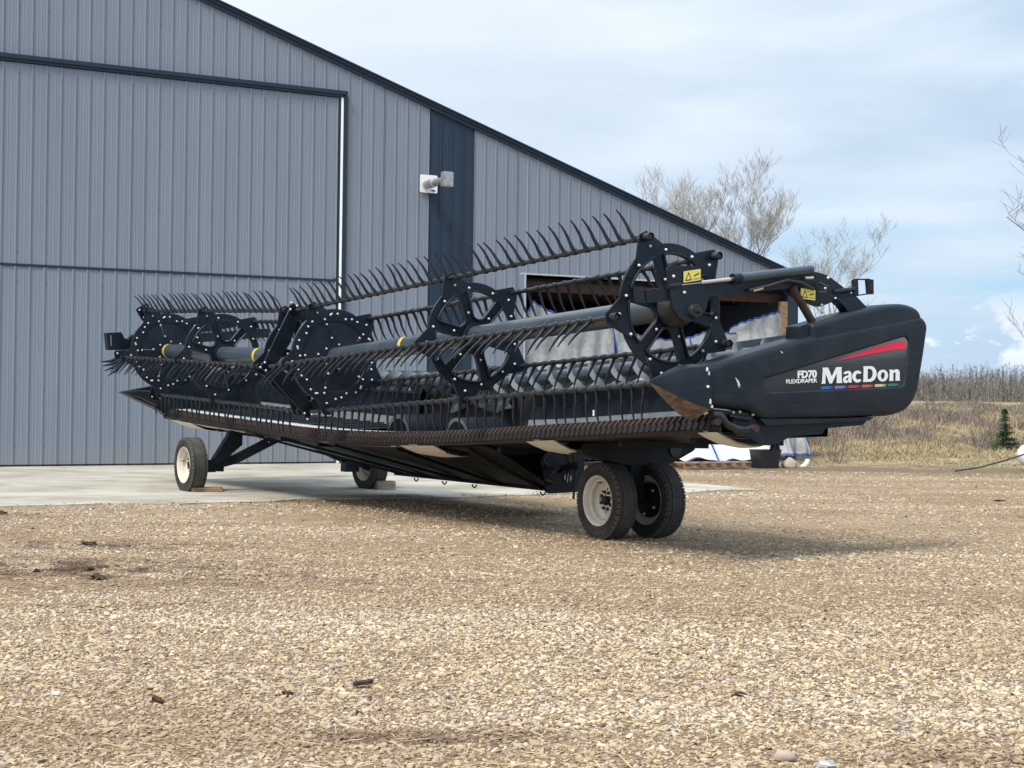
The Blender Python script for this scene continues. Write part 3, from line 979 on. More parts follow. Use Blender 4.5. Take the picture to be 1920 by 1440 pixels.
loc, rz = at_wall(12.1, 3.05)
pal = tag(empty('pallet', loc, rz), 'wooden pallet on the gravel at the foot of the tarps', 'pallet')
for yy in (-.45, 0, .45):
    mb = MB(); mb.box((-.75, yy - .02, .025), (.75, yy + .02, .11)); mb.build('stringer', 'lumber', pal)
for i in range(7):
    x = -.69 + i * .23
    mb = MB(); mb.box((x - .06, -.5, .112), (x + .06, .5, .13)); mb.build('deck_board', 'lumber', pal)
for xx in (-.69, 0, .69):
    mb = MB(); mb.box((xx - .06, -.5, .003), (xx + .06, .5, .023)); mb.build('base_board', 'lumber', pal)
loc, rz = at_wall(13.35, 3.3, .1)
tub = tag(empty('plastic_tub', loc, rz), 'black plastic tub beside the cloth bag under the tarp edge', 'tub')
mb = MB(); n = 4
ob, ot = rounded([(-.22, -.16), (.22, -.16), (.22, .16), (-.22, .16)], .06), rounded([(-.26, -.20), (.26, -.20), (.26, .20), (-.26, .20)], .07)
vs = [(x, y, .0) for x, y in ob] + [(x, y, .34) for x, y in ot] + [(x * .94, y * .94, .34) for x, y in ot] + [(x * .9, y * .9, .06) for x, y in ob]
L = len(ob)
fs = [tuple(range(L))] + [(k * L + i, k * L + (i + 1) % L, (k + 1) * L + (i + 1) % L, (k + 1) * L + i) for k in range(3) for i in range(L)] + [tuple(3 * L + i for i in range(L))]
mb.add(vs, fs); mb.build('body', 'black_tub', tub, smooth=40)
mb = MB(); mb.prism(rounded([(-.27, -.21), (.27, -.21), (.27, .21), (-.27, .21)], .08), lambda p, q, d: (p, q, d), .335, .352); mb.build('rim', 'black_tub', tub)


def lump(name, loc, size, mat, seed, sub=3, amp=.25, flat=-.35):
    bm = bmesh.new()
    bmesh.ops.create_icosphere(bm, subdivisions=sub, radius=1)
    rng = np.random.default_rng(seed)
    ph = rng.uniform(0, 6.28, 9); fr = rng.uniform(1.2, 3.4, 9)
    for v in bm.verts:
        c = v.co
        k = 1 + amp * (math.sin(c.x * fr[0] + ph[0]) * math.sin(c.y * fr[1] + ph[1]) + .5 * math.sin(c.z * fr[2] * 2 + c.x * 3 + ph[2]) + .35 * math.sin(c.x * 7 + c.y * 5 + ph[3]))
        v.co = c * k
        v.co.z = max(v.co.z, flat)
    z0 = min(v.co.z for v in bm.verts)
    for v in bm.verts: v.co = Vector((v.co.x * size[0], v.co.y * size[1], (v.co.z - z0) * size[2]))
    me = bpy.data.meshes.new(name); bm.to_mesh(me); bm.free()
    o = mesh_obj(name, me, mat, smooth=50 if sub > 2 else 20)
    o.location = loc
    return o


tag(lump('cloth_bag', wall_pt(13.85, 3.4), (.16, .14, .13), 'bag_cloth', 5, 3, .18), 'slumped beige cloth bag on the ground by the tub', 'bag')
mb = MB()
arc = [(.17 * math.cos(t), .0, .03 + .15 * (1 - math.sin(t))) for t in np.linspace(1.5, .1, 9)]
for a, b in zip(arc[:-1], arc[1:]): mb.bar(a, b, .10, .03)
o = mb.build('plastic_offcut', 'plate_white'); o.location = wall_pt(14.12, 3.4); o.rotation_euler = (0, 0, WROT)
tag(o, 'curved white plastic offcut lying beside the cloth bag', 'offcut')

# ------------------------------------------------------------------ the draper header
# local x runs along the header away from the viewer, y towards its cutting edge, z up
HDR = empty('draper_header', (1.13, 14.54, 0), math.atan2(math.cos(R_(33.5)), -math.sin(R_(33.5))))
tag(HDR, 'long black combine draper header parked on its transport wheels with raised reel fingers', 'combine header')

_BU = [-2.6, -2.3, -1.877, -.88, .348, 1.78, 3.47, 4.785, 6.28, 8.0, 9.6, 10]
_BZ = [1.22, 1.201, 1.172, 1.11, 1.037, .945, .893, .892, .939, .992, 1.055, 1.07]


def B(u):       # height of the cutting edge: the wings flex upwards
    return sum(float(np.interp(u + d, _BU, _BZ)) for d in (-.5, -.25, 0, .25, .5)) / 5


def reel_c(u):  # centre of the reel
    if u < 4.3: return 1.157, 2.045 - .0529 * (u + 1.97)
    return 1.175, 1.72 + .0353 * (u - 4.6)


uvw = lambda u: (lambda p, q, d: (u + d, p, q))     # plates standing across the header at u


def strip(mb, us, f, mi=0):
    """sheet along the header; f(u) -> list of (v, w)"""
    rows = [[(u, v, w) for v, w in f(u)] for u in us]
    n = len(rows[0])
    vs = [p for r in rows for p in r]
    mb.add(vs, [(i * n + k, i * n + k + 1, (i + 1) * n + k + 1, (i + 1) * n + k) for i in range(len(us) - 1) for k in range(n - 1)], mi)


# --- cutterbar with its guards
US = list(np.arange(-2.35, 9.71, .2))
mb = MB()
for a, b in zip(US[:-1], US[1:]):
    ring = lambda u: [(.90, B(u) - .012), (.945, B(u) - .045), (.955, B(u) - .12), (.93, B(u) - .135), (.80, B(u) - .14), (.80, B(u) - .012)]
    vs = [(a, v, w) for v, w in ring(a)] + [(b, v, w) for v, w in ring(b)]
    mb.add(vs, [(k, (k + 1) % 6, 6 + (k + 1) % 6, 6 + k) for k in range(6)])
cb = mb.build('cutterbar', 'guard_steel', HDR)
mb = MB()       # a stub guard: two prongs over a shoe that slopes forward and down
for du in (-.012,):
    mb.add([(du - .017, .0, .012), (du + .017, .0, .012), (du + .017, .03, -.03), (du - .017, .03, -.03), (du - .015, .022, .016), (du + .015, .022, .016), (du + .008, .085, -.045), (du - .008, .085, -.045)],
           [(0, 1, 5, 4), (4, 5, 6, 7), (1, 2, 6, 5), (0, 4, 7, 3), (3, 7, 6, 2)])
guard_top = mb
mb.add([(-.034, .035, -.03), (.034, .035, -.03), (.022, .082, -.10), (-.022, .082, -.10), (-.034, .02, -.13), (.034, .02, -.13)], [(0, 1, 2, 3), (3, 2, 5, 4), (0, 3, 4), (1, 5, 2)])
mb.m = [0] * 5 + [1] * 4
gme = mb.build('guard', ['rust', 'guard_steel'], cb, fix=False)
gme.location = (-2.3, .90, B(-2.3))
u = -2.3 + .0762
while u < 9.65:
    o = like(gme); o.location = (u, .90, B(u)); u += .0762
# hold-downs behind the guards: small rusty tongues
mb = MB()
u = -2.3
while u < 9.6:
    mb.add([(u - .012, .885, B(u) + .002), (u + .02, .885, B(u) + .002), (u - .008, .935, B(u) - .006), (u - .025, .935, B(u) - .006), (u - .012, .885, B(u) + .018), (u + .02, .885, B(u) + .018), (u - .008, .93, B(u) + .008), (u - .025, .93, B(u) + .008)],
           [(4, 5, 6, 7), (3, 2, 6, 7), (0, 4, 7, 3), (1, 2, 6, 5), (0, 1, 5, 4)])
    u += .0762
o = mb.build('hold_down', 'rust', HDR); o['kind'] = 'stuff'
# deck lip, drapers, back sheets
mb = MB(); strip(mb, [u for u in US if u > 1.6], lambda u: [(.893, B(u) + .004), (.62, B(u) + .014), (.62, B(u) - .03)]); mb.build('deck_lip', 'white_poly', HDR, smooth=30)
for u0, u1 in ((-2.12, 2.35), (4.75, 9.35)):
    us = list(np.linspace(u0, u1, 20))
    mb = MB(); strip(mb, us, lambda u: [(.80, B(u) - .06), (.80, B(u) - .004), (.2, B(u) + .012), (-.42, B(u) + .03), (-.42, B(u) - .09)]); bel = mb.build('draper_belt', 'belt', HDR)
    u = u0 + .1
    while u < u1:
        mb = MB(); mb.bar((u, .62, B(u) + .018), (u, -.40, B(u) + .042), .018, .018); mb.build('belt_slat', 'belt', bel); u += .36
    mb = MB(); strip(mb, us, lambda u: [(-.405, B(u) + .045), (-.425, B(u) + .135)]); mb.build('deflector_strip', 'auger_paint', HDR)
    mb = MB(); strip(mb, us, lambda u: [(-.427, B(u) + .13), (-.44, B(u) + .27), (-.455, B(u) + .272), (-.46, B(u) + .44), (-.50, B(u) + .47), (-.50, B(u) + .10)]); mb.build('back_sheet', 'black_paint', HDR)
    mb = MB(); strip(mb, us, lambda u: [(.80, B(u) - .14), (.2, B(u) - .17), (-.45, B(u) - .17), (-.46, B(u) - .05)]); mb.build('deck_underside', 'black_paint_shaded', HDR)
    for q in np.linspace(u0 + .3, u1 - .3, 5):
        mb = MB(); mb.bar((q, .78, B(q) - .19), (q, -.20, B(q) - .21), .07, .05); mb.build('deck_support', 'black_paint_shaded', HDR)
mb = MB(); mb.box((1.15, -.425, 1.13), (1.175, -.418, 1.19)); mb.build('white_marker', 'white_print', HDR)
# feed opening: curved shells over the draper rollers, rear flap
for uc, rr in ((4.30, .27), (2.98, .24)):
    mb = MB(); rim = MB()
    arc = [(math.cos(t), math.sin(t)) for t in np.linspace(.05, 3.09, 14)]
    rows = [(.10, 1.0), (-.15, 1.03), (-.46, 1.06)]
    f = lambda p, q, k, v: (uc + rr * p * k, v, B(uc) - .04 + .86 * rr * q * k)
    vs = [f(p, q, k, v) for v, k in rows for p, q in arc]
    n = len(arc)
    mb.add(vs, [(j * n + i, j * n + i + 1, (j + 1) * n + i + 1, (j + 1) * n + i) for j in range(2) for i in range(n - 1)])
    vs = [f(p, q, .80, .098) for p, q in arc] + [(uc, .098, B(uc) - .04)]
    mb.add(vs, [(i, i + 1, n) for i in range(n - 1)])
    shl = mb.build('roller_shell', 'black_paint_shaded', HDR, smooth=60, fix=False)
    rim.add([f(p, q, k, .104) for k in (.80, 1.0) for p, q in arc], [(i, i + 1, n + i + 1, n + i) for i in range(n - 1)])
    rim.build('shell_rim', 'worn_steel', shl, fix=False)
mb = MB()
vs, fs = [], []
for j in range(5):
    for i in range(15):
        u = 2.75 + 1.35 * i / 14
        vs.append((u, -.48 + .05 * math.sin(i * 1.1 + j), B(u) + .27 + .045 * j + .02 * math.sin(i * .9) - (0.05 * math.sin(i * .55) if j == 0 else 0)))
fs = [(j * 15 + i, j * 15 + i + 1, (j + 1) * 15 + i + 1, (j + 1) * 15 + i) for j in range(4) for i in range(14)]
mb.add(vs, fs); mb.build('feed_flap', 'worn_steel', HDR, smooth=70, fix=False)
mb = MB(); mb.box((2.25, -.62, .78), (4.95, -.56, 1.42)); mb.build('feed_back', 'rubber', HDR)
mb = MB(); strip(mb, [2.36, 3, 4, 4.74], lambda u: [(.62, B(u) - .02), (.0, B(u) - .08), (-.55, B(u) - .10)]); mb.build('feed_deck', 'black_paint_shaded', HDR)

# --- upper cross auger: tube with a helical flight
def aug(u): return -.31, 1.635 - .062 * u
mb = MB(); mb.tube([(u, *aug(u)) for u in (-2.05, 3.1)], .068, 18); mb.build('auger_tube', 'tube_paint', HDR, smooth=40)
mb = MB(); mb.tube([(3.1, *aug(3.1)), (6.6, -.42, 1.50), (9.2, -.45, 1.60)], .062, 16); mb.build('auger_tube', 'tube_paint', HDR, smooth=40)


def flight(u0, u1, pitch, cf, r0=.06, r1=.135, hand=1):
    mb = MB(); vs = []
    n = int(abs(u1 - u0) / pitch * 20)
    for i in range(n + 1):
        u = u0 + (u1 - u0) * i / n
        t = hand * 2 * math.pi * (u - u0) / pitch
        v, w = cf(u)
        for r in (r0, r1):
            for d in (-.003, .003): vs.append((u + d, v + r * math.cos(t), w + r * math.sin(t)))
    fs = []
    for i in range(n):
        a, b = 4 * i, 4 * i + 4
        fs += [(a, a + 2, b + 2, b), (a + 1, b + 1, b + 3, a + 3), (a + 2, a + 3, b + 3, b + 2)]
    mb.add(vs, fs)
    return mb.build('flight', 'auger_paint', HDR, smooth=50, fix=False)


flight(-1.95, 3.0, .36, aug)
flight(6.4, 3.3, .36, lambda u: (-.31 - .03 * (u - 3.1), 1.44 + .017 * (u - 3.1)), hand=-1)
mb = MB(); mb.bar((2.9, -.78, 1.52), (-2.1, -.78, 1.90), .16, .13); mb.bar((2.9, -.78, 1.52), (9.3, -.78, 1.60), .16, .13); mb.build('back_tube', 'tube_paint', HDR)

# --- hydraulic clutter over the feed opening
for i, pts in enumerate((
        [(4.4, -.62, 1.36), (4.1, -.52, 1.50), (3.5, -.50, 1.53), (2.9, -.55, 1.47), (2.4, -.66, 1.50)],
        [(4.2, -.60, 1.30), (3.8, -.46, 1.44), (3.2, -.47, 1.40), (2.6, -.58, 1.56)],
        [(3.6, -.64, 1.60), (3.4, -.52, 1.66), (3.0, -.54, 1.62), (2.8, -.66, 1.48)],
        [(5.0, -.66, 1.40), (4.6, -.56, 1.52), (4.2, -.56, 1.56), (3.9, -.66, 1.58)],
        [(2.2, -.60, 1.56), (1.6, -.58, 1.52), (.9, -.60, 1.60)])):
    P_ = []
    for a, b in zip(pts[:-1], pts[1:]):
        P_ += [Vector(a).lerp(Vector(b), t) + Vector((0, 0, .012 * math.sin(t * 6 + i))) for t in (0, .34, .67)]
    mb = MB(); mb.tube(P_ + [Vector(pts[-1])], .015, 7); mb.build('hydraulic_hose', 'rubber', HDR, smooth=50)
for u, v, w in ((4.05, -.50, 1.50), (3.35, -.47, 1.50), (2.75, -.52, 1.49), (3.0, -.50, 1.40)):
    mb = MB(); mb.tube([(u - .03, v, w), (u + .04, v, w + .006)], .022, 8); mb.build('hose_fitting', 'zinc_bolt', HDR, smooth=30)
mb = MB(); mb.box((3.15, -.66, 1.42), (3.65, -.56, 1.58)); mb.box((3.25, -.58, 1.58), (3.35, -.56, 1.66)); mb.build('valve_block', 'rubber', HDR)
mb = MB(); mb.tube([(4.9, -.50, 1.45), (4.65, -.50, 1.45), (4.64, -.50, 1.45), (4.0, -.50, 1.42)], [.06, .06, .035, .035], 12); mb.build('drive_motor', 'rubber', HDR, smooth=40)

# --- reel: centre tubes, discs, tine bars
BAT = [62.6 + 72 * k for k in range(5)]
BAT_R = .61
AIM = [50, 242, 291, 268, -45]      # which way the fingers of each bar point (degrees, y-z plane)


def bat_pos(u, k):
    v, w = reel_c(u); t = R_(BAT[k])
    return v + BAT_R * math.cos(t), w + BAT_R * math.sin(t)


for (u0, u1), rings in (((-1.90, 4.2), (2.26,)), ((4.65, 9.2), (5.85, 8.86))):
    mb = MB(); mb.tube([(u0, *reel_c(u0)), (u1, *reel_c(u1))], .098, 28); rt = mb.build('reel_tube', 'tube_paint', HDR, smooth=40)
    for r in rings:
        mb = MB(); mb.tube([(r - .03, *reel_c(r - .03)), (r + .03, *reel_c(r + .03))], .1005, 28, caps=False); mb.build('paint_ring', 'yellow_paint', rt, smooth=40)


def circle(r, n=48, c=(0, 0)): return [(c[0] + r * math.cos(2 * math.pi * i / n), c[1] + r * math.sin(2 * math.pi * i / n)) for i in range(n)]


bolt_prof = [(.0, -.015), (.007, -.015), (.011, -.010), (.013, -.002), (.013, .0)]


def bolts(parent, u, pts):
    mb = MB()
    for v, w in pts: mb.lathe(bolt_prof, 8, (u, v, w), 'X')
    o = mb.build('bolt', 'zinc_bolt', parent, smooth=50)
    o['kind'] = 'stuff'
    return o


def pol(c, r, deg): return c[0] + r * math.cos(R_(deg)), c[1] + r * math.sin(R_(deg))


def brackets(disc, u, c, reach=.62):
    pts = []
    for k in range(5):
        t = BAT[k]
        tip = bat_pos(u, k)
        a, b = pol(c, .47, t - 24), pol(c, .47, t + 24)
        m0, m1 = pol(c, .43, t - 12), pol(c, .43, t + 12)
        tv = Vector((tip[0] - c[0], tip[1] - c[1])).normalized(); sd = Vector((-tv.y, tv.x))
        tp = Vector(tip) + tv * .045
        poly = [a, tuple(tp - sd * .04), tuple(tp + sd * .04), b, m1, m0]
        me = plate(poly, [], .014, uvw(u - .012))
        mesh_obj('bat_bracket', me, 'black_paint', disc)
        pts += [pol(c, .465, t - 19), pol(c, .465, t + 19), pol(c, .53, t + 2)]
    return pts


def open_disc(u, R=.515):
    c = reel_c(u)
    holes = []
    for k in range(6):
        t = 42 + 60 * k
        h = [pol((0, 0), .415, t - 23), pol((0, 0), .43, t), pol((0, 0), .415, t + 23), pol((0, 0), .185, t + 17), pol((0, 0), .185, t - 17)]
        # fatten the outer side so that the opening reads as an oval
        arc = [pol((0, 0), .43, t + a) for a in (-23, -15, -7, 0, 7, 15, 23)]
        h = arc + [pol((0, 0), .175, t + 15), pol((0, 0), .175, t - 15)]
        holes.append(rounded(h, [.08, 0, 0, 0, 0, 0, .08, .06, .06], 5))
    me = plate(circle(R), [[(x, y) for x, y in h] for h in holes], .02, lambda p, q, d: (u + d, c[0] + p, c[1] + q), .004)
    disc = mesh_obj('reel_disc', me, 'black_paint', HDR, smooth=30)
    # flanges round the openings
    for h in holes:
        P = np.array(h)
        ctr = P.mean(0)
        outl = [tuple(ctr + (p - ctr) * 1.085) for p in P]
        me = plate(outl, [h], .034, lambda p, q, d: (u - .016 + d, c[0] + p, c[1] + q), .004)
        mesh_obj('spoke_flange', me, 'black_paint', disc, smooth=30)
    pts = brackets(disc, u, c)
    for k in range(6):
        pts += [pol(c, .235, 12 + 60 * k)]
    bolts(disc, u - .02, pts)
    small = [pol(c, .465, 7.5 * i) for i in range(48)]
    mb = MB()
    for v, w in small: mb.lathe([(0, -.006), (.008, -.006), (.008, 0)], 6, (u - .010, v, w), 'X')
    o = mb.build('rivet', 'bat_steel', disc); o['kind'] = 'stuff'
    mb = MB(); mb.lathe([(.0, -.05), (.12, -.05), (.13, -.02), (.13, .03)], 24, (u, *c), 'X'); mb.build('hub', 'black_paint', disc, smooth=40)
    return disc


def solid_disc(u, R=.525):
    c = reel_c(u)
    me = plate(circle(R), [circle(.40)], .03, lambda p, q, d: (u + d, c[0] + p, c[1] + q), .006)
    disc = mesh_obj('reel_disc', me, 'black_paint', HDR, smooth=30)
    seams = [BAT[k] + 12 for k in range(5)]
    for k in range(5):
        a0, a1 = seams[k] + 1.0, seams[k] + 71.0
        poly = [pol((0, 0), .405, a0 + (a1 - a0) * i / 10) for i in range(11)] + [pol((0, 0), .10, a1), pol((0, 0), .10, (a0 + a1) / 2), pol((0, 0), .10, a0)]
        me = plate(poly, [], .012, lambda p, q, d: (u + .002 + d - .03 * (1 - math.hypot(p, q) / .42), c[0] + p, c[1] + q), .002)
        mesh_obj('shield_panel', me, 'black_paint', disc, smooth=30)
    pts = brackets(disc, u, c)
    for k in range(5):
        s = seams[k]
        pts += [pol(c, .43, s - 3), pol(c, .37, s - 2), pol(c, .21, s + 3), pol(c, .475, s + 9), pol(c, .475, s + 18), pol(c, .435, s + 32), pol(c, .475, s - 22), pol(c, .14, s + 34)]
    bolts(disc, u - .018, pts)
    mb = MB()
    for i in range(60):
        v, w = pol(c, .495, 6 * i)
        mb.lathe([(0, -.006), (.007, -.006), (.007, 0)], 6, (u - .015, v, w), 'X')
    o = mb.build('rivet', 'bat_steel', disc); o['kind'] = 'stuff'
    return disc


open_disc(-1.97); open_disc(.98); solid_disc(3.89)
open_disc(4.60); open_disc(7.02); solid_disc(8.95)
# straight shields between neighbouring bars at the inner ends of both reels
for u, ks in ((4.36, (0, 1, 2, 3, 4)),):
    for k in ks:
        c = reel_c(4.2)
        a, b = Vector(pol(c, .64, BAT[k])), Vector(pol(c, .64, BAT[(k + 1) % 5]))
        nrm = ((a + b) / 2 - Vector(c)).normalized()
        d = (b - a).normalized()
        poly = rounded([tuple(a - d * .05 + nrm * .03), tuple(b + d * .05 + nrm * .03), tuple(b + d * .02 - nrm * .10), tuple((a + b) / 2 - nrm * .15), tuple(a - d * .02 - nrm * .10)], .03, 3)
        mesh_obj('finger_shield', plate(poly, [], .02, uvw(u), .004), 'black_paint', HDR, smooth=30)
    bolts(HDR, u - .02, [pol(reel_c(4.2), .64, BAT[k] + dd) for k in range(5) for dd in (-4, 4)] + [pol(reel_c(4.2), .70, BAT[k]) for k in range(5)])
# end plates of the bars at the far left
for k in (0, 4, 3):
    t = BAT[k]; c = reel_c(9.1)
    poly = rounded([pol(c, .50, t - 9), pol(c, .70, t - 8), pol(c, .70, t + 8), pol(c, .50, t + 9)], .03, 3)
    mesh_obj('bar_end_plate', plate(poly, [], .02, uvw(9.12), .004), 'black_paint', HDR, smooth=30)
    bolts(HDR, 9.10, [pol(c, .54, t - 5), pol(c, .66, t - 5), pol(c, .66, t + 5)])

# a plastic tine with its clip
mb = MB()
cl = [(0, 0, .0), (0, .004, .035), (0, .002, .085), (0, -.006, .14), (0, -.008, .20), (0, -.004, .25), (0, .004, .29)]
wd_ = [.030, .022, .018, .016, .014, .011, .008]
th_ = [.028, .026, .022, .019, .016, .012, .007]
vs = []
for (x, y, z), w, t in zip(cl, wd_, th_):
    vs += [(-w / 2, y - t / 2, z), (w / 2, y - t / 2, z), (w / 2, y + t / 2, z), (-w / 2, y + t / 2, z)]
fs = [(4 * i + k, 4 * i + (k + 1) % 4, 4 * i + 4 + (k + 1) % 4, 4 * i + 4 + k) for i in range(6) for k in range(4)] + [(24, 25, 26, 27)]
mb.add(vs, fs)
mb.lathe([(.021, -.026), (.0275, -.026), (.0275, .026), (.021, .026)], 8, (0, 0, 0), 'X')
tine = mb.build('tine', 'finger_plastic', HDR, smooth=40)
tine_mesh = tine.data
bpy.data.objects.remove(tine)


def tine_matrix(u, v, w, deg, roll=0.0):
    c, s = math.cos(R_(deg)), math.sin(R_(deg))
    Zv = Vector((math.sin(roll), c, s)).normalized()
    Xv = Vector((1, 0, 0))
    Yv = Zv.cross(Xv).normalized(); Xv = Yv.cross(Zv)
    return Matrix(((Xv.x, Yv.x, Zv.x, u), (Xv.y, Yv.y, Zv.y, v), (Xv.z, Yv.z, Zv.z, w), (0, 0, 0, 1)))


n_tines = 0
for side, (u0, u1) in (('r', (-2.06, 4.28)), ('l', (4.52, 9.16))):
    for k in range(5):
        mb = MB(); mb.tube([(u0, *bat_pos(u0, k)), (u1, *bat_pos(u1, k))], .0205, 12)
        mb.lathe([(.03, -.04), (.033, -.04), (.033, .03), (.022, .04)], 12, (u0 + .03, *bat_pos(u0, k)), 'X')
        bat = mb.build('tine_bar', 'bat_steel', HDR, smooth=40)
        us = np.arange(u0 + .20 + .03 * k, u1 - .06, .158)
        if side == 'l' and k in (1, 2):     # the two rear bars of the far reel hardly show: their tines stay one part
            mb = MB()
            for u in us:
                M = tine_matrix(u, *bat_pos(u, k), AIM[k])
                mb.add([M @ v.co for v in tine_mesh.vertices], [tuple(p.vertices) for p in tine_mesh.polygons])
            o = mb.build('tine_row', 'finger_plastic', HDR, smooth=40, fix=False); o['kind'] = 'stuff'
            continue
        for u in us:
            uu = u + random.uniform(-.014, .014)
            deg = AIM[k] + random.gauss(0, 2.6)
            if side == 'l' and k == 4: deg -= 4
            if random.random() < .04: deg += random.uniform(-16, 16)
            o = bpy.data.objects.new('tine', tine_mesh); COL.objects.link(o); o.parent = bat
            o.matrix_local = tine_matrix(uu, *bat_pos(uu, k), deg, random.gauss(0, .05)); n_tines += 1
# heavy end tines at the far end of the front bar, and a bent pair beside the middle
mb = MB()
for i, dg in enumerate((-22, -30, -40, -52)):
    v, w = bat_pos(9.05, 4); a = R_(dg)
    p = (9.14 - .03 * i, v, w - .02 * i)
    q = (9.14 - .03 * i, v + .16 * math.cos(a), w - .02 * i + .16 * math.sin(a))
    r = (9.12 - .03 * i, v + .30 * math.cos(a + .15), w - .02 * i + .30 * math.sin(a + .15))
    mb.tube([p, q, r], [.022, .022, .004], 6)
o = mb.build('end_tine', 'black_paint', HDR, smooth=40); o['kind'] = 'stuff'
mb = MB()
v, w = bat_pos(4.6, 0)
mb.tube([(4.62, v, w), (4.66, v + .05, w + .12), (4.75, v + .16, w + .22)], [.012, .01, .004], 6)
mb.build('bent_tine', 'rust', HDR, smooth=40)

# --- end shield on the near side
UF = -2.35
out = [(1.08, 1.272), (1.036, 1.272), (.60, 1.236), (.50, 1.165), (-.24, 1.178), (-1.00, 1.198), (-1.20, 1.25), (-1.315, 1.384), (-1.395, 1.755), (-1.44, 2.00), (-1.35, 2.075),
       (-.9, 2.00), (.06, 1.835), (1.12, 1.575)]
rad = [.02, .02, .06, .05, .1, .12, .12, .10, .1, .10, .12, .2, .2, .04]
Pd = resample(rounded(out, rad, 6), 220)
panel = rounded([(.512, 1.502), (-1.145, 1.900), (-1.200, 1.845), (-1.140, 1.462), (-1.085, 1.438), (.448, 1.372), (.510, 1.405)], [.03, .03, .03, .04, .03, .04, .03], 4)
Qd = resample(panel, 120)
from mathutils.geometry import tessellate_polygon
mb = MB()
rho = .055
rings = [(Pd, -2.10)]
for i in range(7):
    ph = math.pi / 2 * i / 6
    rings.append((inset(Pd, rho * (1 - math.cos(ph))), UF + rho * (1 - math.sin(ph))))
n = len(Pd)
vs = [(u, v, w) for P, u in rings for v, w in P]
fs = [(j * n + i, j * n + (i + 1) % n, (j + 1) * n + (i + 1) % n, (j + 1) * n + i) for j in range(len(rings) - 1) for i in range(n)]
fs.append(tuple(range(n)))
mb.add(vs, fs)
front = rings[-1][0]
tri = tessellate_polygon([[Vector((v, w, 0)) for v, w in front], [Vector((v, w, 0)) for v, w in Qd]])
allp = [(UF, v, w) for v, w in front] + [(UF, v, w) for v, w in Qd]
mb.add(allp, [tuple(t) for t in tri])
# moulded lip falling to the recessed panel
Q1 = inset(Qd, .016); m_ = len(Qd)
vs = [(UF, v, w) for v, w in Qd] + [(UF + .004, v, w) for v, w in inset(Qd, .004)] + [(UF + .016, v, w) for v, w in Q1]
mb.add(vs, [(j * m_ + i, j * m_ + (i + 1) % m_, (j + 1) * m_ + (i + 1) % m_, (j + 1) * m_ + i) for j in range(2) for i in range(m_)])
sh = MB(); sh.v, sh.f, sh.m = mb.v, mb.f, mb.m
me = bpy.data.meshes.new('end_shield'); me.from_pydata(sh.v, [], sh.f)
bm = bmesh.new(); bm.from_mesh(me); bmesh.ops.remove_doubles(bm, verts=bm.verts, dist=2e-5); bmesh.ops.recalc_face_normals(bm, faces=bm.faces); bm.to_mesh(me); bm.free()
shield = mesh_obj('end_shield', me, 'shield_plastic', HDR, smooth=40)
# raised hood along its upper edge
hood = rounded([(-.055, 1.775), (-.05, 1.955), (-.35, 2.035), (-.90, 2.150), (-1.16, 2.168), (-1.35, 2.12), (-1.38, 1.93), (-.9, 1.87)], [.02, .03, .1, .12, .1, .08, .03, .1], 5)
Hd = resample(hood, 120)
mb = MB(); rh = .05
rings = [(Hd, -2.12)] + [(inset(Hd, rh * (1 - math.cos(math.pi / 2 * i / 5))), UF + .008 + rh * (1 - math.sin(math.pi / 2 * i / 5))) for i in range(6)]
n = len(Hd)
mb.add([(u, v, w) for P, u in rings for v, w in P], [(j * n + i, j * n + (i + 1) % n, (j + 1) * n + (i + 1) % n, (j + 1) * n + i) for j in range(len(rings) - 1) for i in range(n)] + [tuple((len(rings) - 1) * n + i for i in range(n)), tuple(range(n - 1, -1, -1))])
mb.build('hood', 'shield_plastic', shield, smooth=40)
mb = MB(); mb.prism(rounded([(.055, 1.80), (.05, 1.935), (-.045, 1.955), (-.05, 1.82)], .015, 3), uvw(0), -2.30, -2.13); mb.build('latch_block', 'shield_plastic', shield, smooth=30)
mb = MB(); mb.prism([(.52, 1.172), (-.30, 1.176), (-.78, 1.190), (-.72, 1.158), (-.02, 1.135), (.44, 1.118)], uvw(0), -2.335, -2.20); mb.build('lower_lip', 'black_paint', shield)

# logo sticker: panel, red flash, letters, colour bars
mb = MB()
Q2 = inset(Qd, .0165)
mb.prism([tuple(p) for p in Q2], uvw(0), UF + .0145, UF + .020)
logo = mb.build('logo_panel', 'decal_grey', HDR)
UL = UF + .0125
TV, TW, SL = -.158, 1.462, -.044         # text origin and its slope (towards the rear it rises)
txt = lambda v0, w0, k=1.0: (lambda x, y, d: (UL - d, v0 - x, w0 + y - SL * x))
flash = [(-.31, 1.650), (-.45, 1.675), (-.80, 1.735), (-1.06, 1.772), (-1.140, 1.768), (-1.150, 1.80), (-1.146, 1.838), (-1.11, 1.842), (-1.06, 1.836), (-.80, 1.785), (-.50, 1.705)]
mb = MB(); mb.prism(flash, uvw(0), UL - .0015, UL + .002); mb.build('red_flash', 'red_print', logo)


def glyphs(name, text, size, v0, w0, bold, squeeze, width, serif=0.0):
    me = lettering(text, size, lambda x, y, z: (x, y, z), bold)
    xs_ = [v.co.x for v in me.vertices]
    k = width / (max(xs_) - min(xs_)); x0 = min(xs_)
    f = txt(v0, w0)
    for v in me.vertices:
        v.co = f((v.co.x - x0) * k, v.co.y, v.co.z + .001)
    return mesh_obj(name, me, 'white_print', logo)


def stroke_letters(name, spec, v0, w0):
    """letters drawn as outlines: list of (outer loop, holes), in metres"""
    f = txt(v0, w0)
    for outer, holes in spec:
        me = plate(outer, holes, .003, lambda p, q, d: f(p, q, d + .001))
        mesh_obj(name, me, 'white_print', logo)


H_ = .138                                   # capital height
X_ = .100


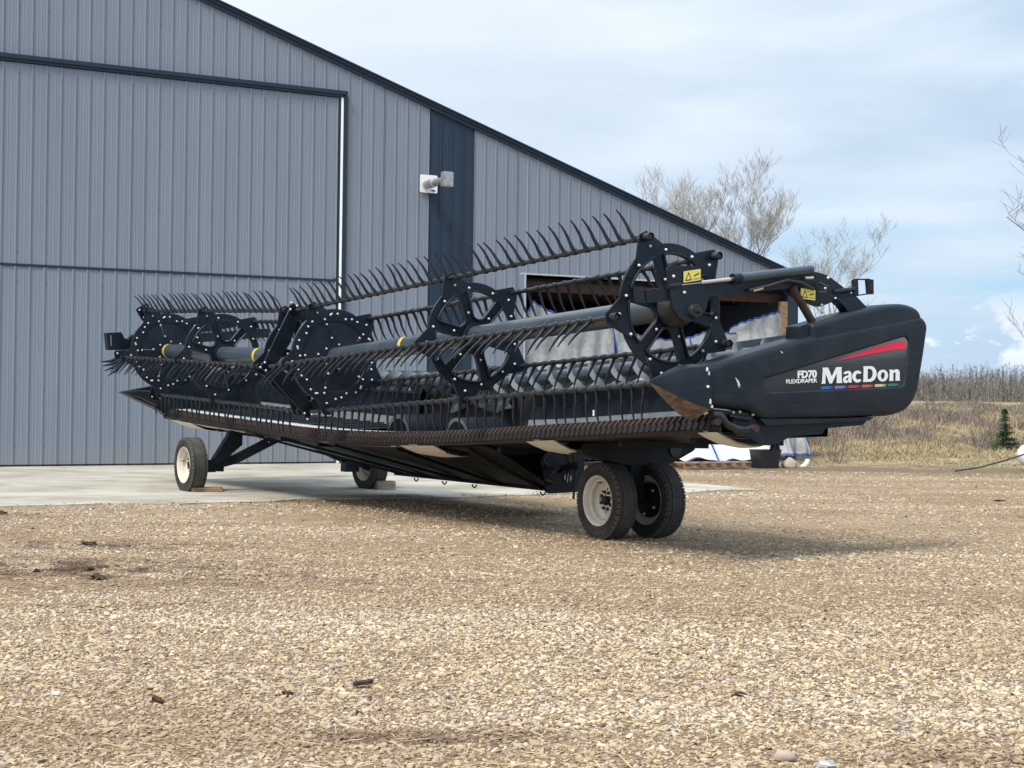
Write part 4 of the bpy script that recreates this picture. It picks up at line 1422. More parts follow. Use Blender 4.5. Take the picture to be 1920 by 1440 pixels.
def ell(cx, cy, rx, ry, n=28, a0=0, a1=360): return [(cx + rx * math.cos(R_(a0 + (a1 - a0) * i / n)), cy + ry * math.sin(R_(a0 + (a1 - a0) * i / n))) for i in range(n + (0 if a1 - a0 == 360 else 1))]


spec = []
# M with flared feet
spec.append(([(-.006, 0), (.036, 0), (.034, .012), (.036, .086), (.074, .0), (.100, .0), (.146, .090), (.148, .012), (.144, 0), (.204, 0), (.198, .012), (.192, .126), (.194, .138), (.142, .138), (.098, .056), (.060, .138), (.006, .138), (.010, .126), (.004, .012)], []))
# a
x = .209
spec.append(([(x + q * .82, r) for q, r in [(.004, .078), (.036, .074), (.046, .082), (.060, .082), (.067, .074), (.067, .064), (.040, .060), (.014, .050), (.001, .030), (.004, .010), (.022, -.002), (.046, -.001), (.068, .010), (.071, 0), (.108, 0), (.103, .012), (.102, .070), (.094, .092), (.074, .102), (.046, .102), (.018, .094)]],
             [[(x + q * .82, r) for q, r in [(.067, .044), (.048, .041), (.036, .033), (.036, .024), (.046, .018), (.060, .021), (.067, .030)]]]))
# c
x = .302
spec.append((ell(x + .052, .050, .052, .052, 24, 40, 320) + ell(x + .057, .050, .024, .028, 18, 310, 50), []))
# D, run up against the c
x = .410
spec.append(([(x, 0), (x + .006, .012), (x + .006, .126), (x, .138), (x + .070, .138)] + ell(x + .072, .069, .066, .069, 16, 88, -88) + [(x + .070, 0)],
             [[(x + .046, .024), (x + .046, .114), (x + .064, .114)] + ell(x + .066, .069, .034, .045, 12, 85, -85) + [(x + .064, .024)]]))
# o
x = .559
spec.append((ell(x + .054, .050, .054, .052), [ell(x + .054, .050, .021, .032)]))
# n
x = .680
spec.append(([(x - .002, 0), (x + .046, 0), (x + .042, .012), (x + .042, .066), (x + .054, .077), (x + .066, .072), (x + .068, .058), (x + .068, .012), (x + .064, 0), (x + .114, 0), (x + .109, .012), (x + .109, .068), (x + .102, .092), (x + .080, .103), (x + .060, .099), (x + .042, .086), (x + .040, .100), (x - .002, .100), (x + .005, .090), (x + .005, .012)], []))
k = .928 / .794
spec = [([(a * k, b * .96) for a, b in o], [[(a * k, b * .96) for a, b in h] for h in hs]) for o, hs in spec]
stroke_letters('letter', spec, TV, TW)
glyphs('model_lettering', 'FD70', .082, .115, 1.505, .0034, 1, .215)
glyphs('model_lettering', 'FLEXDRAPER', .046, .240, 1.458, .0008, 1, .345)
for i, c in enumerate([(.02, .13, .45), (.22, .16, .48), (.55, .03, .05), (.60, .10, .07), (.62, .55, .28), (.03, .20, .13)]):
    nm = 'bar_print_%d' % i

    def fade(gg, b, c=c, v1=-.16 - i * .157):
        s_ = gg.n('ShaderNodeSeparateXYZ'); gg.link(objv(gg), s_.inputs[0])
        t_ = gg.math('MULTIPLY', gg.math('SUBTRACT', v1 - .075, s_.outputs[1]), 14, clamp=True)
        gg.link(gg.mix(t_, c, (.014, .016, .020)), b.inputs['Base Color'])
    material(nm, c, .4, build=fade)
    v0 = -.155 - i * .157; w0 = 1.4285 + .044 * (.157 * i)
    mb = MB(); mb.prism([(v0, w0 - .012), (v0 - .137, w0 - .006), (v0 - .137, w0 + .016), (v0, w0 + .010)], uvw(0), UL - .0015, UL + .002)
    mb.build('colour_bar', nm, logo)
# scuffs on the shield's front corner
mb = MB()
for (v, w), (v2, w2), wd in (((.80, 1.50), (.74, 1.43), .016), ((.775, 1.455), (.75, 1.415), .012), ((.32, 1.72), (.29, 1.70), .01)):
    a, b = Vector((v, w)), Vector((v2, w2)); d = (b - a).normalized(); sd = Vector((-d.y, d.x)) * wd / 2
    mb.prism([tuple(a), tuple((a + b) / 2 + sd), tuple(b), tuple((a + b) / 2 - sd)], uvw(0), UF - .0012, UF + .002)
mb.build('scuff', 'plate_white', shield)

# --- crop divider: pointed cone at the shield's front, worn underneath
sec = [(-2.345, 1.10, 1.578), (-2.385, 1.07, 1.42), (-2.375, 1.065, 1.245), (-2.22, 1.13, 1.155), (-2.10, 1.10, 1.22), (-2.10, 1.12, 1.54), (-2.22, 1.13, 1.600)]
tip = Vector((-2.33, 1.64, 1.452))
mb = MB(); rows = []
for t, kk in ((0, 1.0), (.3, .86), (.62, .52), (.88, .20), (1.0, .05)):
    for (u, v, w) in sec:
        c0 = Vector((-2.24, 1.09, 1.40))
        ctr = c0.lerp(tip, t)
        off = (Vector((u, v, w)) - c0) * kk
        p = ctr + off
        rows.append(tuple(p))
n = 7
skin, worn = [], []
for j in range(4):
    for k in range(n):
        f = (j * n + k, j * n + (k + 1) % n, (j + 1) * n + (k + 1) % n, (j + 1) * n + k)
        (worn if k in (2, 3) else skin).append(f)
skin.append(tuple(4 * n + k for k in range(n)))
mb.add(rows, skin); dv = mb.build('divider', 'shield_plastic', HDR, smooth=45)
mb = MB(); mb.add(rows, worn); mb.build('wear_plate', 'worn_brown', dv, smooth=30, fix=False)
bolts(dv, -2.388, [(1.115, 1.42)])
mb = MB()
for q, (w, l, k) in enumerate(((1.555, .018, .007), (1.525, .016, .004), (1.305, .022, .004), (1.268, .012, .008))):
    v = 1.120 - .018 * q
    mb.prism([(v - k * .4, w - l), (v + k, w - l * .6), (v + k * .5, w + l), (v - k * .5, w + l * .5)], uvw(0), -2.395, -2.380)
mb.build('worn_edge', 'white_poly', dv)

# --- running gear under the shield: knife drive arm, plates
mb = MB(); mb.prism([(1.0, 1.25), (.62, 1.22), (.50, 1.15), (.10, 1.13), (-.28, 1.12), (-.22, 1.045), (.12, 1.03), (.32, .96), (.48, .97), (.62, 1.03), (.86, 1.08), (1.0, 1.14)], uvw(0), -2.29, -2.26); ds = mb.build('drive_plate', 'black_paint', HDR)
bolts(ds, -2.295, [(.77, 1.222), (.70, 1.225), (.56, 1.205)])
mb = MB(); mb.tube([(-2.33, 1.02, 1.205), (-2.34, .95, 1.20), (-2.34, .88, 1.13), (-2.34, .78, 1.09), (-2.34, .66, 1.085), (-2.33, .58, 1.095)], [.03, .034, .034, .034, .03, .024], 10); mb.build('drive_arm', 'bat_steel', ds, smooth=40)
mb = MB(); mb.lathe([(0, -.05), (.03, -.05), (.03, .02)], 10, (-2.34, .60, 1.095), 'X'); mb.lathe([(0, -.03), (.03, -.03), (.03, .03)], 10, (-2.34, .985, 1.15), 'X'); mb.build('pivot_bush', 'rust', ds, smooth=30)
mb = MB(); mb.tube([(-2.3, .82, 1.19), (-2.3, .60, 1.165)], .02, 8); mb.build('link_rod', 'black_paint', ds, smooth=30)
mb = MB(); mb.tube([(-2.27, .30, 1.10), (-2.27, .25, .92)], .014, 6); mb.bar((-2.25, .22, 1.1), (-2.25, .30, .90), .04, .04); mb.build('linkage', 'black_paint', ds, smooth=30)
mb = MB(); mb.prism([(.5, 1.135), (-.75, 1.155), (-.70, 1.12), (-.22, 1.09), (-.10, 1.04), (.3, 1.03)], uvw(0), -2.28, -2.10); mb.build('end_frame', 'black_paint', HDR)

# --- skid shoes of pale plastic under the cutterbar
def skid(u0, u1, tail=.55, drop=.10):
    mb = MB(); us = np.linspace(u0, u1, 5)
    prof = [(.955, -.132), (.87, -.172), (.74, -.222), (.58, -.248), (.44, -.245), (.34, -.225)]
    vs = []
    for j, (v, dz) in enumerate(prof):
        t = j / 5
        for u in us:
            c = (u0 + u1) / 2
            uu = c + (u - c) * (1 - .55 * t ** 2)
            vs.append((uu, v, B(uu) + dz - .012 * math.sin(math.pi * (u - u0) / (u1 - u0)) * (1 if 0 < j < 5 else 0)))
    n = 5
    N = len(vs)
    vs2 = [(a, b, c + .012) for a, b, c in vs]
    fs = [(j * n + i, j * n + i + 1, (j + 1) * n + i + 1, (j + 1) * n + i) for j in range(5) for i in range(4)]
    mb.add(vs + vs2, fs + [tuple(x + N for x in reversed(f)) for f in fs])
    return mb.build('skid_shoe', 'white_poly', HDR, smooth=60, fix=False)


for u0, u1 in ((-2.32, -2.08), (-.08, .36), (2.05, 2.75), (8.6, 9.4)): skid(u0, u1)
mb = MB(); strip(mb, list(np.arange(6.9, 9.55, .3)), lambda u: [(.94, B(u) - .137), (.72, B(u) - .19), (.5, B(u) - .20)]); mb.build('lower_lip', 'white_poly', HDR, smooth=40)
mb = MB(); strip(mb, list(np.arange(2.2, 5.0, .3)), lambda u: [(.90, B(u) - .145), (.62, B(u) - .175)]); mb.build('lower_lip', 'white_poly', HDR, smooth=40)

# --- belly: pan that slopes back to the adapter frame, cross ribs, adapter
mb = MB()
us = list(np.linspace(1.2, 7.4, 18))


def belly(u):
    t = (u - 1.2) / 6.2
    ur = 2.5 + 3.6 * t
    return ur
vs = []
for u in us:
    for q in np.linspace(0, 1, 8):
        uu = u + (belly(u) - u) * q
        vs.append((uu, .86 - 1.72 * q, (B(u) - .15) + (.30 - B(u) + .15) * q ** 1.15))
mb.add(vs, [(i * 8 + k, i * 8 + k + 1, (i + 1) * 8 + k + 1, (i + 1) * 8 + k) for i in range(17) for k in range(7)])
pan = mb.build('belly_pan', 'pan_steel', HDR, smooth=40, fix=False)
for i in (1, 5, 9, 13, 16):
    u = us[i]
    mb = MB(); mb.bar((u, .84, B(u) - .17), (belly(u), -.86, .285), .035, .03); mb.build('pan_rib', 'black_paint_shaded', pan)
mb = MB(); mb.box((2.45, -1.18, .26), (6.15, -.88, .40)); mb.box((2.45, -1.1, .40), (2.62, -.9, 1.3)); mb.box((5.98, -1.1, .40), (6.15, -.9, 1.3)); mb.box((2.62, -1.0, .40), (5.98, -.96, 1.2)); ad = mb.build('adapter_frame', 'black_paint_shaded', HDR)
mb = MB(); mb.prism(rounded([(-.72, .25), (-1.22, .26), (-1.22, .72), (-.95, .80), (-.62, .62)], .04, 3), uvw(0), 2.40, 2.44); mb.build('side_plate', 'black_paint_shaded', ad, smooth=30)
mb = MB(); mb.lathe([(.0, -.02), (.05, -.02), (.05, .0)], 14, (2.40, -.98, .42), 'X'); mb.build('pin_boss', 'worn_steel', ad, smooth=30)
for uu in (2.75, 4.2, 4.9, 5.6):
    mb = MB(); mb.tube([(uu + .05 * math.cos(t), -.90, .255 + .045 * math.sin(t)) for t in np.linspace(3.3, 6.1, 8)], .009, 6); mb.build('pin_loop', 'black_paint', ad, smooth=40)
mb = MB(); mb.tube([(1.3, -.1, .62), (2.2, -.55, .42), (2.5, -.92, .34)], .02, 8); mb.tube([(.9, .3, .80), (1.9, -.3, .66), (2.5, -.8, .52)], .016, 8); mb.build('hydraulic_pipe', 'bat_steel', HDR, smooth=40)
for du, dv_, z in ((0, 0, .25), (.10, .03, .42), (.16, -.02, .52), (.03, .05, .36)):
    mb = MB(); mb.tube([(1.62 + du, -.5 + dv_, .74), (1.60 + du, -.52 + dv_, (.74 + z) / 2), (1.59 + du, -.49 + dv_, z)], .013, 7); mb.build('hanging_hose', 'rubber', HDR, smooth=40)
mb = MB(); mb.bar((1.5, -.42, .60), (2.5, -.95, .50), .09, .07); mb.build('brace', 'black_paint_shaded', HDR)

# --- transport beam and the two wheel sets
mb = MB(); mb.prism(rounded([(.66, .80), (.66, .90), (-.60, .955), (-.72, .93), (-.70, .83), (-.40, .70), (.10, .69)], .05, 4), uvw(0), -.12, .12); tb = mb.build('transport_beam', 'black_paint_shaded', HDR, smooth=30)
mb = MB(); mb.lathe([(.0, -.01), (.055, -.01), (.07, -.01), (.07, .0)], 18, (-.125, -.44, .83), 'X'); mb.build('beam_boss', 'bat_steel', tb, smooth=30)
mb = MB(); mb.box((-.09, -.10, .34), (.09, .06, .74)); mb.tube([(0, .20, .36), (0, -.22, .36)], .05, 12); mb.bar((.16, -.02, .72), (.10, -.02, .40), .03, .09); mb.build('wheel_post', 'black_paint_shaded', HDR, smooth=30)
mb = MB(); mb.prism([(.42, .80), (.10, .66), (.06, .70), (.36, .86)], uvw(0), .14, .16); mb.build('guard_tab', 'white_poly', HDR)

TY_R, TY_W = .360, .105


def make_wheel(name, parent):
    w = empty(name, parent=parent)
    prof = [(.222, -.088), (.240, -.100), (.285, -.108), (.325, -.106), (.340, -.094), (.3475, -.080), (.3475, .080), (.340, .094), (.325, .106), (.285, .108), (.240, .100), (.222, .088)]
    mb = MB(); mb.lathe(prof, 56); mb.lathe([(.262, .108), (.268, .1115), (.274, .108)], 56); mb.build('tyre', 'rubber', w, smooth=35)
    mb = MB()
    NB = 76
    rows = [(-.080, .034, .0), (-.038, .034, .5), (0.0, .034, .2), (.038, .034, .7), (.080, .034, .4)]
    for y, wd, ph in rows:
        for i in range(NB):
            a0 = 2 * math.pi * (i + ph) / NB; a1 = a0 + 2 * math.pi / NB * (.86 if abs(y) < .07 else .66)
            vs = []
            for r in (.346, .3625 if abs(y) < .07 else .3595):
                for a, yy in ((a0, y - wd / 2), (a0 + .028, y + wd / 2), (a1 + .028, y + wd / 2), (a1, y - wd / 2)):
                    vs.append((r * math.cos(a), yy, r * math.sin(a)))
            mb.add(vs, [(4, 5, 6, 7), (0, 1, 5, 4), (1, 2, 6, 5), (2, 3, 7, 6), (3, 0, 4, 7)])
    for sgn in (-1, 1):         # shoulder lugs running down the sidewall
        for i in range(NB // 2):
            a0 = 2 * math.pi * i / (NB // 2); a1 = a0 + .10
            vs = [(r * math.cos(a), sgn * y, r * math.sin(a)) for r, y in ((.357, .088), (.347, .099), (.328, .1085)) for a in (a0, a1)] + [(r * math.cos(a), sgn * y, r * math.sin(a)) for r, y in ((.350, .084), (.340, .094), (.326, .105)) for a in (a0, a1)]
            mb.add(vs, [(0, 1, 3, 2), (2, 3, 5, 4), (0, 2, 8, 6), (2, 4, 10, 8), (1, 3, 9, 7), (3, 5, 11, 9), (4, 5, 11, 10)])
    o = mb.build('tread', 'rubber_tread', w, fix=True); o['kind'] = 'stuff'
    mb = MB()
    mb.lathe([(.222, .086), (.238, .100), (.236, .106), (.222, .098), (.214, .080), (.206, .060), (.200, .050), (.184, .046), (.180, .02), (.178, -.03), (.206, -.06), (.222, -.088), (.236, -.100), (.236, -.106), (.214, -.085), (.195, -.06), (.168, -.035)], 48)
    mb.lathe([(.179, .005), (.165, -.012), (.150, -.020), (.128, -.012), (.118, -.004), (.060, -.004), (.052, -.02)], 48)
    rim = mb.build('rim', 'cream_paint', w, smooth=40)
    mb = MB(); mb.lathe([(.0, .045), (.026, .043), (.038, .033), (.044, .015), (.046, -.06)], 20); mb.build('hub', 'black_paint', w, smooth=40)
    nut = MB(); nut.lathe([(0, .026), (.011, .026), (.016, .018), (.016, 0)], 6, (.082, -.006, 0))
    n0 = nut.build('lug_nut', 'bat_steel', rim)
    for i in range(1, 8): like(n0, rim, Matrix.Rotation(2 * math.pi * i / 8, 4, 'Y'))
    hole = MB(); hole.lathe([(0, .003), (.010, .003), (.011, -.006)], 8, (.108, -.004, 0))
    h0 = hole.build('hand_hole', 'rubber', rim)
    for i in range(1, 8): like(h0, rim, Matrix.Rotation(2 * math.pi * (i + .5) / 8, 4, 'Y'))
    mb = MB(); mb.tube([(.0, .02, .172), (.004, .05, .178), (.012, .07, .176)], [.006, .006, .004], 6); mb.build('valve', 'rubber', rim, smooth=40)
    return w


def copy_wheel(src, name, parent):
    w = empty(name, parent=parent)
    for ch in src.children:
        c = like(ch, w, ch.matrix_basis.copy(), name=ch.name.split('.')[0])
        for gch in ch.children:
            like(gch, c, gch.matrix_basis.copy(), name=gch.name.split('.')[0])
    return w


# a wheel is one level of parts: wheel > tyre, tread, rim ... so its own pieces hang directly under it
w1 = make_wheel('wheel', HDR)


def flatten(w):
    for ch in list(w.children):
        for gch in list(ch.children):
            m = gch.matrix_basis.copy(); gch.parent = w; gch.matrix_basis = m


flatten(w1)
w1.location = (.02, .265, .358)
w1.rotation_euler = (0, .3, R_(-2))
w2 = copy_wheel(w1, 'wheel', HDR); w2.location = (-.055, -.24, .358); w2.rotation_euler = (0, .9, R_(180))
w3 = copy_wheel(w1, 'wheel', HDR); w3.location = (7.64, 1.33, .358); w3.rotation_euler = (0, 1.3, R_(-1))
w4 = copy_wheel(w1, 'wheel', HDR); w4.location = (7.26, -1.115, .358); w4.rotation_euler = (0, .2, R_(180))

mb = MB(); mb.lathe([(0, -.10), (.10, -.10), (.165, -.075), (.170, -.02)], 24); dr = mb.build('rim_shade_fill', 'black_paint_shaded', w2, smooth=40)  # dark dish added to stand in for the shade inside the rim
bolt_o = MB()
for i in range(5): bolt_o.lathe([(0, -.018), (.012, -.018), (.014, 0)], 6, (.135 * math.cos(1.257 * i + .4), -.085, .135 * math.sin(1.257 * i + .4)))
bolt_o.build('rim_bolt', 'zinc_bolt', w2)['kind'] = 'stuff'
mb = MB(); mb.lathe([(0, -.10), (.08, -.10), (.10, -.03)], 20); mb.build('rim_shade_fill', 'black_paint_shaded', w4, smooth=40)  # smaller dark dish, also added as shade within the rim

# far axle: two legs down to the outer wheel, one to the inner
mb = MB(); mb.prism([(.66, .84), (.84, .80), (.86, .74), (1.06, .44), (1.03, .36), (.93, .40), (.66, .62)], uvw(0), 7.52, 7.62); fa = mb.build('far_axle', 'black_paint', HDR)
mb = MB(); mb.bar((7.45, .14, .74), (7.6, .72, .43), .09, .12); mb.bar((7.6, .72, .43), (7.63, 1.12, .33), .09, .12); mb.bar((7.6, .90, .33), (7.6, 1.25, .345), .08, .13); mb.build('axle_leg', 'black_paint', fa)
mb = MB(); mb.box((7.55, 1.02, .26), (7.68, 1.13, .42)); mb.tube([(7.62, 1.0, .36), (7.64, 1.3, .36)], .04, 10); mb.build('hub_carrier', 'black_paint', fa, smooth=30)
bolts(fa, 7.39, [(.30, .70), (.34, .66)])
mb = MB(); mb.bar((7.35, -.10, .72), (7.3, -.60, .47), .09, .10); mb.bar((7.3, -.60, .47), (7.28, -.95, .35), .09, .10); mb.build('axle_leg', 'black_paint', fa)
mb = MB(); mb.box((7.2, -.92, .25), (7.36, -.72, .50)); mb.tube([(7.28, -.9, .36), (7.26, -1.1, .36)], .05, 10); mb.build('hub_carrier', 'black_paint', fa, smooth=30)
mb = MB(); mb.bar((7.5, .75, .80), (7.3, -.5, .74), .16, .10); mb.build('axle_beam', 'black_paint', fa)

# --- reel arm, cylinder and bearing plate on the near side
UA = -2.20
mb = MB(); mb.bar((UA, 1.62, 2.105), (UA, -.02, 2.31), .09, .105, up=(0, 0, 1)); arm = mb.build('reel_arm', 'black_paint', HDR)
mb = MB(); mb.prism([(1.675, 2.18), (1.645, 2.18), (1.625, 2.05), (1.655, 2.06)], uvw(0), UA - .05, UA + .05); mb.build('arm_end', 'black_paint', arm)
mb = MB(); mb.prism(rounded([(1.44, 2.33), (1.40, 2.36), (1.12, 2.36), (1.08, 2.20), (1.02, 2.13), (1.04, 2.02), (1.16, 1.93), (1.28, 1.93), (1.38, 2.02)], .04, 4), uvw(0), UA - .075, UA - .05); bp = mb.build('bearing_plate', 'black_paint', arm, smooth=30)
mb = MB(); mb.lathe([(.0, -.10), (.018, -.10), (.022, -.07), (.022, -.05), (.05, -.05), (.058, -.03), (.058, 0)], 18, (UA - .075, 1.175, 2.01), 'X'); mb.build('pivot_bolt', 'bat_steel', HDR, smooth=40)
bolts(HDR, UA - .077, [(1.27, 2.15), (1.38, 2.27)])
mb = MB(); mb.lathe([(.16, .10), (.16, .02), (.12, -.05), (.0, -.05)], 24, (-2.10, *reel_c(-2.1)), 'X'); mb.build('bearing_housing', 'rubber', HDR, smooth=40)
mb = MB(); mb.tube([(UA - .06, 1.32, 2.205), (UA - .06, .73, 2.287)], .016, 12); mb.build('cylinder_rod', 'chrome', HDR, smooth=40)
mb = MB(); mb.tube([(UA - .06, .74, 2.286), (UA - .06, -.10, 2.405)], .038, 16); mb.build('cylinder_barrel', 'tube_paint', HDR, smooth=40)
mb = MB(); mb.tube([(UA - .06, .76, 2.284), (UA - .06, .68, 2.295)], .043, 16); mb.build('gland', 'black_paint', HDR, smooth=40)
mb = MB(); mb.tube([(UA - .06, 1.42, 2.19), (UA - .06, 1.30, 2.207)], .026, 10); mb.build('rod_eye', 'black_paint', HDR, smooth=40)
mb = MB(); mb.tube([(UA - .08, .60, 2.20), (UA - .09, .40, 2.245), (UA - .09, .20, 2.30), (UA - .08, .02, 2.29), (UA - .07, -.12, 2.24)], .012, 8); mb.tube([(UA - .05, -.20, 2.30), (UA - .09, -.26, 2.27), (UA - .09, -.24, 2.22), (UA - .06, -.18, 2.22)], .012, 8); mb.build('hydraulic_hose', 'rubber', HDR, smooth=40)
mb = MB(); mb.tube([(UA - .08, .56, 2.20), (UA - .085, .46, 2.225)], .013, 8); mb.tube([(UA - .08, -.01, 2.33), (UA - .08, -.10, 2.335)], .013, 8); mb.build('hose_fitting', 'chrome', HDR, smooth=40)
mb = MB(); mb.prism(rounded([(.12, 2.36), (-.20, 2.395), (-.34, 2.37), (-.64, 2.22), (-.60, 2.17), (-.38, 2.15), (-.24, 2.10), (-.12, 2.13), (.02, 2.16), (.16, 2.22)], .04, 3), uvw(0), UA - .02, UA + .02); rp = mb.build('arm_bracket', 'black_paint', HDR, smooth=30)
bolts(rp, UA - .022, [(-.33, 2.35), (-.30, 2.26), (-.42, 2.18), (-.26, 2.12), (.05, 2.27), (.12, 2.25)])
mb = MB(); mb.prism([(-.40, 2.18), (-.64, 2.21), (-.86, 2.06), (-.78, 1.95), (-.60, 2.02), (-.50, 2.12)], uvw(0), UA - .05, UA + .05); mb.build('pivot_leg', 'black_paint', HDR)
mb = MB(); mb.tube([(UA - .045, .105, 2.255), (UA - .03, -.165, 1.955)], .034, 14); mb.build('lift_strut', 'rust', HDR, smooth=40)
mb = MB(); mb.tube([(UA - .02, -.40, 2.235), (UA - .02, -.64, 2.27)], .022, 10); mb.build('lamp_pipe', 'black_paint', HDR, smooth=40)
# marker lamp frame, seen edge-on against the sky
mb = MB()
mb.prism([(-.64, 2.35), (-.70, 2.36), (-.71, 2.22), (-.65, 2.21)], uvw(0), UA - .01, UA + .01)
mb.prism([(-.80, 2.37), (-.885, 2.365), (-.89, 2.24), (-.82, 2.235)], uvw(0), UA - .012, UA + .012)
mb.bar((UA, -.66, 2.356), (UA, -.84, 2.366), .02, .012); mb.bar((UA, -.66, 2.215), (UA, -.84, 2.243), .02, .010)
ml = mb.build('marker_lamp', 'black_paint', HDR)
mb = MB(); mb.prism([(-.835, 2.33), (-.865, 2.325), (-.87, 2.275), (-.84, 2.275)], uvw(0), UA - .016, UA - .010); mb.build('red_lens', 'lens_red', ml)


def warning(v, w, W_, H2, tilt, u):
    f = lambda p, q, d: (u - d, v - p, w + q + tilt * p)
    mb = MB(); mb.prism(rounded([(0, 0), (W_, 0), (W_, H2), (0, H2)], .006, 2), f, 0, .003)
    lab = mb.build('warning_label', 'label_yellow', HDR)
    mb = MB()
    a = H2 * .78
    tri_o = [(W_ * .08, H2 * .12), (W_ * .08 + a, H2 * .12), (W_ * .08 + a / 2, H2 * .9)]
    tri_i = [(W_ * .08 + a * .17, H2 * .22), (W_ * .08 + a * .83, H2 * .22), (W_ * .08 + a / 2, H2 * .72)]
    me = plate(tri_o, [tri_i], .001, lambda p, q, d: f(p, q, .0035 + d)); mesh_obj('warning_sign', me, 'label_black', lab)
    mb.prism([(W_ * .60, H2 * .40), (W_ * .90, H2 * .58), (W_ * .90, H2 * .70), (W_ * .76, H2 * .62), (W_ * .60, H2 * .50)], f, .003, .0042)
    mb.prism([(W_ * .55, H2 * .16), (W_ * .92, H2 * .16), (W_ * .92, H2 * .21), (W_ * .55, H2 * .21)], f, .003, .0042)
    mb.build('pictogram', 'label_black', lab)


warning(1.285, 2.225, .170, .088, .17, UA - .085)
warning(.005, 2.162, .165, .085, -.06, UA - .048)

# --- far end: shield seen from inside, arm, lamp
mb = MB(); mb.prism([(1.60, 1.295), (1.16, 1.385), (.2, 1.62), (-1.2, 1.85), (-1.3, 1.15), (.30, .80), (.74, .86), (1.1, 1.07)], uvw(0), 9.55, 9.75); mb.build('end_shield', 'shield_plastic', HDR)
mb = MB(); mb.tube([(9.5, 1.62, 1.298), (9.5, 1.35, 1.27), (9.5, 1.10, 1.20)], [.008, .06, .12], 8); mb.build('divider', 'shield_plastic', HDR, smooth=40)
mb = MB(); mb.bar((9.32, 1.60, 1.985), (9.32, -.5, 2.19), .10, .13); mb.bar((9.32, .55, 2.21), (9.32, .02, 2.31), .10, .10); mb.build('reel_arm', 'black_paint', HDR)
mb = MB(); mb.lathe([(.0, -.05), (.13, -.05), (.13, .05), (0, .05)], 20, (9.30, 1.50, 1.98), 'X'); mb.build('reel_motor', 'black_paint', HDR, smooth=40)
mb = MB(); mb.prism([(1.95, 2.11), (1.74, 2.125), (1.70, 2.05), (1.60, 2.0), (1.60, 1.90), (1.68, 1.88), (1.92, 1.875)], uvw(0), 9.22, 9.34); ml = mb.build('marker_lamp', 'black_paint', HDR)
mb = MB(); mb.prism([(1.90, 2.08), (1.885, 2.08), (1.875, 1.93), (1.89, 1.93)], uvw(0), 9.212, 9.222); mb.build('lens', 'chrome', ml)

# --- wheel chocks on the apron
def block(name, label, u, v, rz, sx, sy, sz, mat):
    p = Vector((1.13, 14.54, 0)) + Vector((-math.sin(R_(33.5)), math.cos(R_(33.5)), 0)) * u + Vector((-math.cos(R_(33.5)), -math.sin(R_(33.5)), 0)) * v
    mb = MB(); mb.box((-sx / 2, -sy / 2, 0), (sx / 2, sy / 2, sz))
    me_o = mb.build(name, mat)
    bm = bmesh.new(); bm.from_mesh(me_o.data); bmesh.ops.bevel(bm, geom=bm.edges, offset=.006, segments=2, affect='EDGES'); bm.to_mesh(me_o.data); bm.free()
    me_o.location = (p.x, p.y, .018); me_o.rotation_euler = (0, 0, rz)
    tag(me_o, label, 'wheel chock', 'timber blocks chocking the far wheels')


block('timber_block', 'brown flat plank wedged under the cream front wheel', 7.40, 1.20, R_(14), .40, .12, .058, 'lumber')
block('timber_block', 'grey square timber block behind the shaded inner wheel', 6.98, -1.20, R_(20), .26, .20, .115, 'lumber_grey')

# ------------------------------------------------------------------ trees and brush
def branches(mb, p, d, length, r, depth, rng, spread=.55, up=.25, kids=(3, 5), segs=3, shrink=.62, taper=.55, nside=4, minr=.004):
    pts, rad = [p.copy()], [r]
    q = p.copy(); dd = d.normalized()
    for i in range(segs):
        dd = (dd + Vector(rng.normal(0, .12, 3)) + Vector((0, 0, up * .15))).normalized()
        q = q + dd * (length / segs)
        pts.append(q.copy()); rad.append(max(minr, r * (1 - (1 - taper) * (i + 1) / segs)))
    if depth == 0: rad[-1] = minr * .5
    mb.tube(pts, rad, nside if depth > 1 else 3, caps=False)
    if depth == 0: return
    for k in range(rng.integers(kids[0], kids[1] + 1)):
        t = rng.uniform(.30, 1.0)
        i = min(int(t * segs), segs - 1)
        base = pts[i].lerp(pts[i + 1], t * segs - i)
        az = rng.uniform(0, 2 * math.pi)
        side = Vector((math.cos(az), math.sin(az), rng.uniform(-.15, .3)))
        nd = (dd * (1 - spread) + side * spread + Vector((0, 0, up))).normalized()
        branches(mb, base, nd, length * shrink * rng.uniform(.75, 1.2), max(minr, rad[i] * .55), depth - 1, rng, spread, up, kids, segs, shrink, taper, nside, minr)


def bare_tree(label, loc, h, seed, mat='bark_pale', n_lead=3, lean=(0, 0), depth=4, minr=.006, spread=.5):
    rng = np.random.default_rng(seed)
    t = tag(empty('bare_tree', loc), label, 'tree', 'bare trees beyond the barn')
    mb = MB()
    top = Vector((lean[0], lean[1], h * .45))
    mb.tube([Vector((0, 0, -.2)), top * .5, top], [.16 * h / 10, .12 * h / 10, .09 * h / 10], 7, caps=False)
    mb.build('trunk', mat, t, smooth=60, fix=False)
    mb = MB()
    for i in range(n_lead):
        b = top * rng.uniform(.55, 1.0)
        az = rng.uniform(0, 6.28)
        d = Vector((math.cos(az) * .38, math.sin(az) * .38, 1))
        branches(mb, b, d, h * .36, .052 * h / 10, depth, rng, spread, .30, (3, 5), 4, .60, .5, 4, minr)
    mb.build('crown', mat, t, fix=False)
    return t


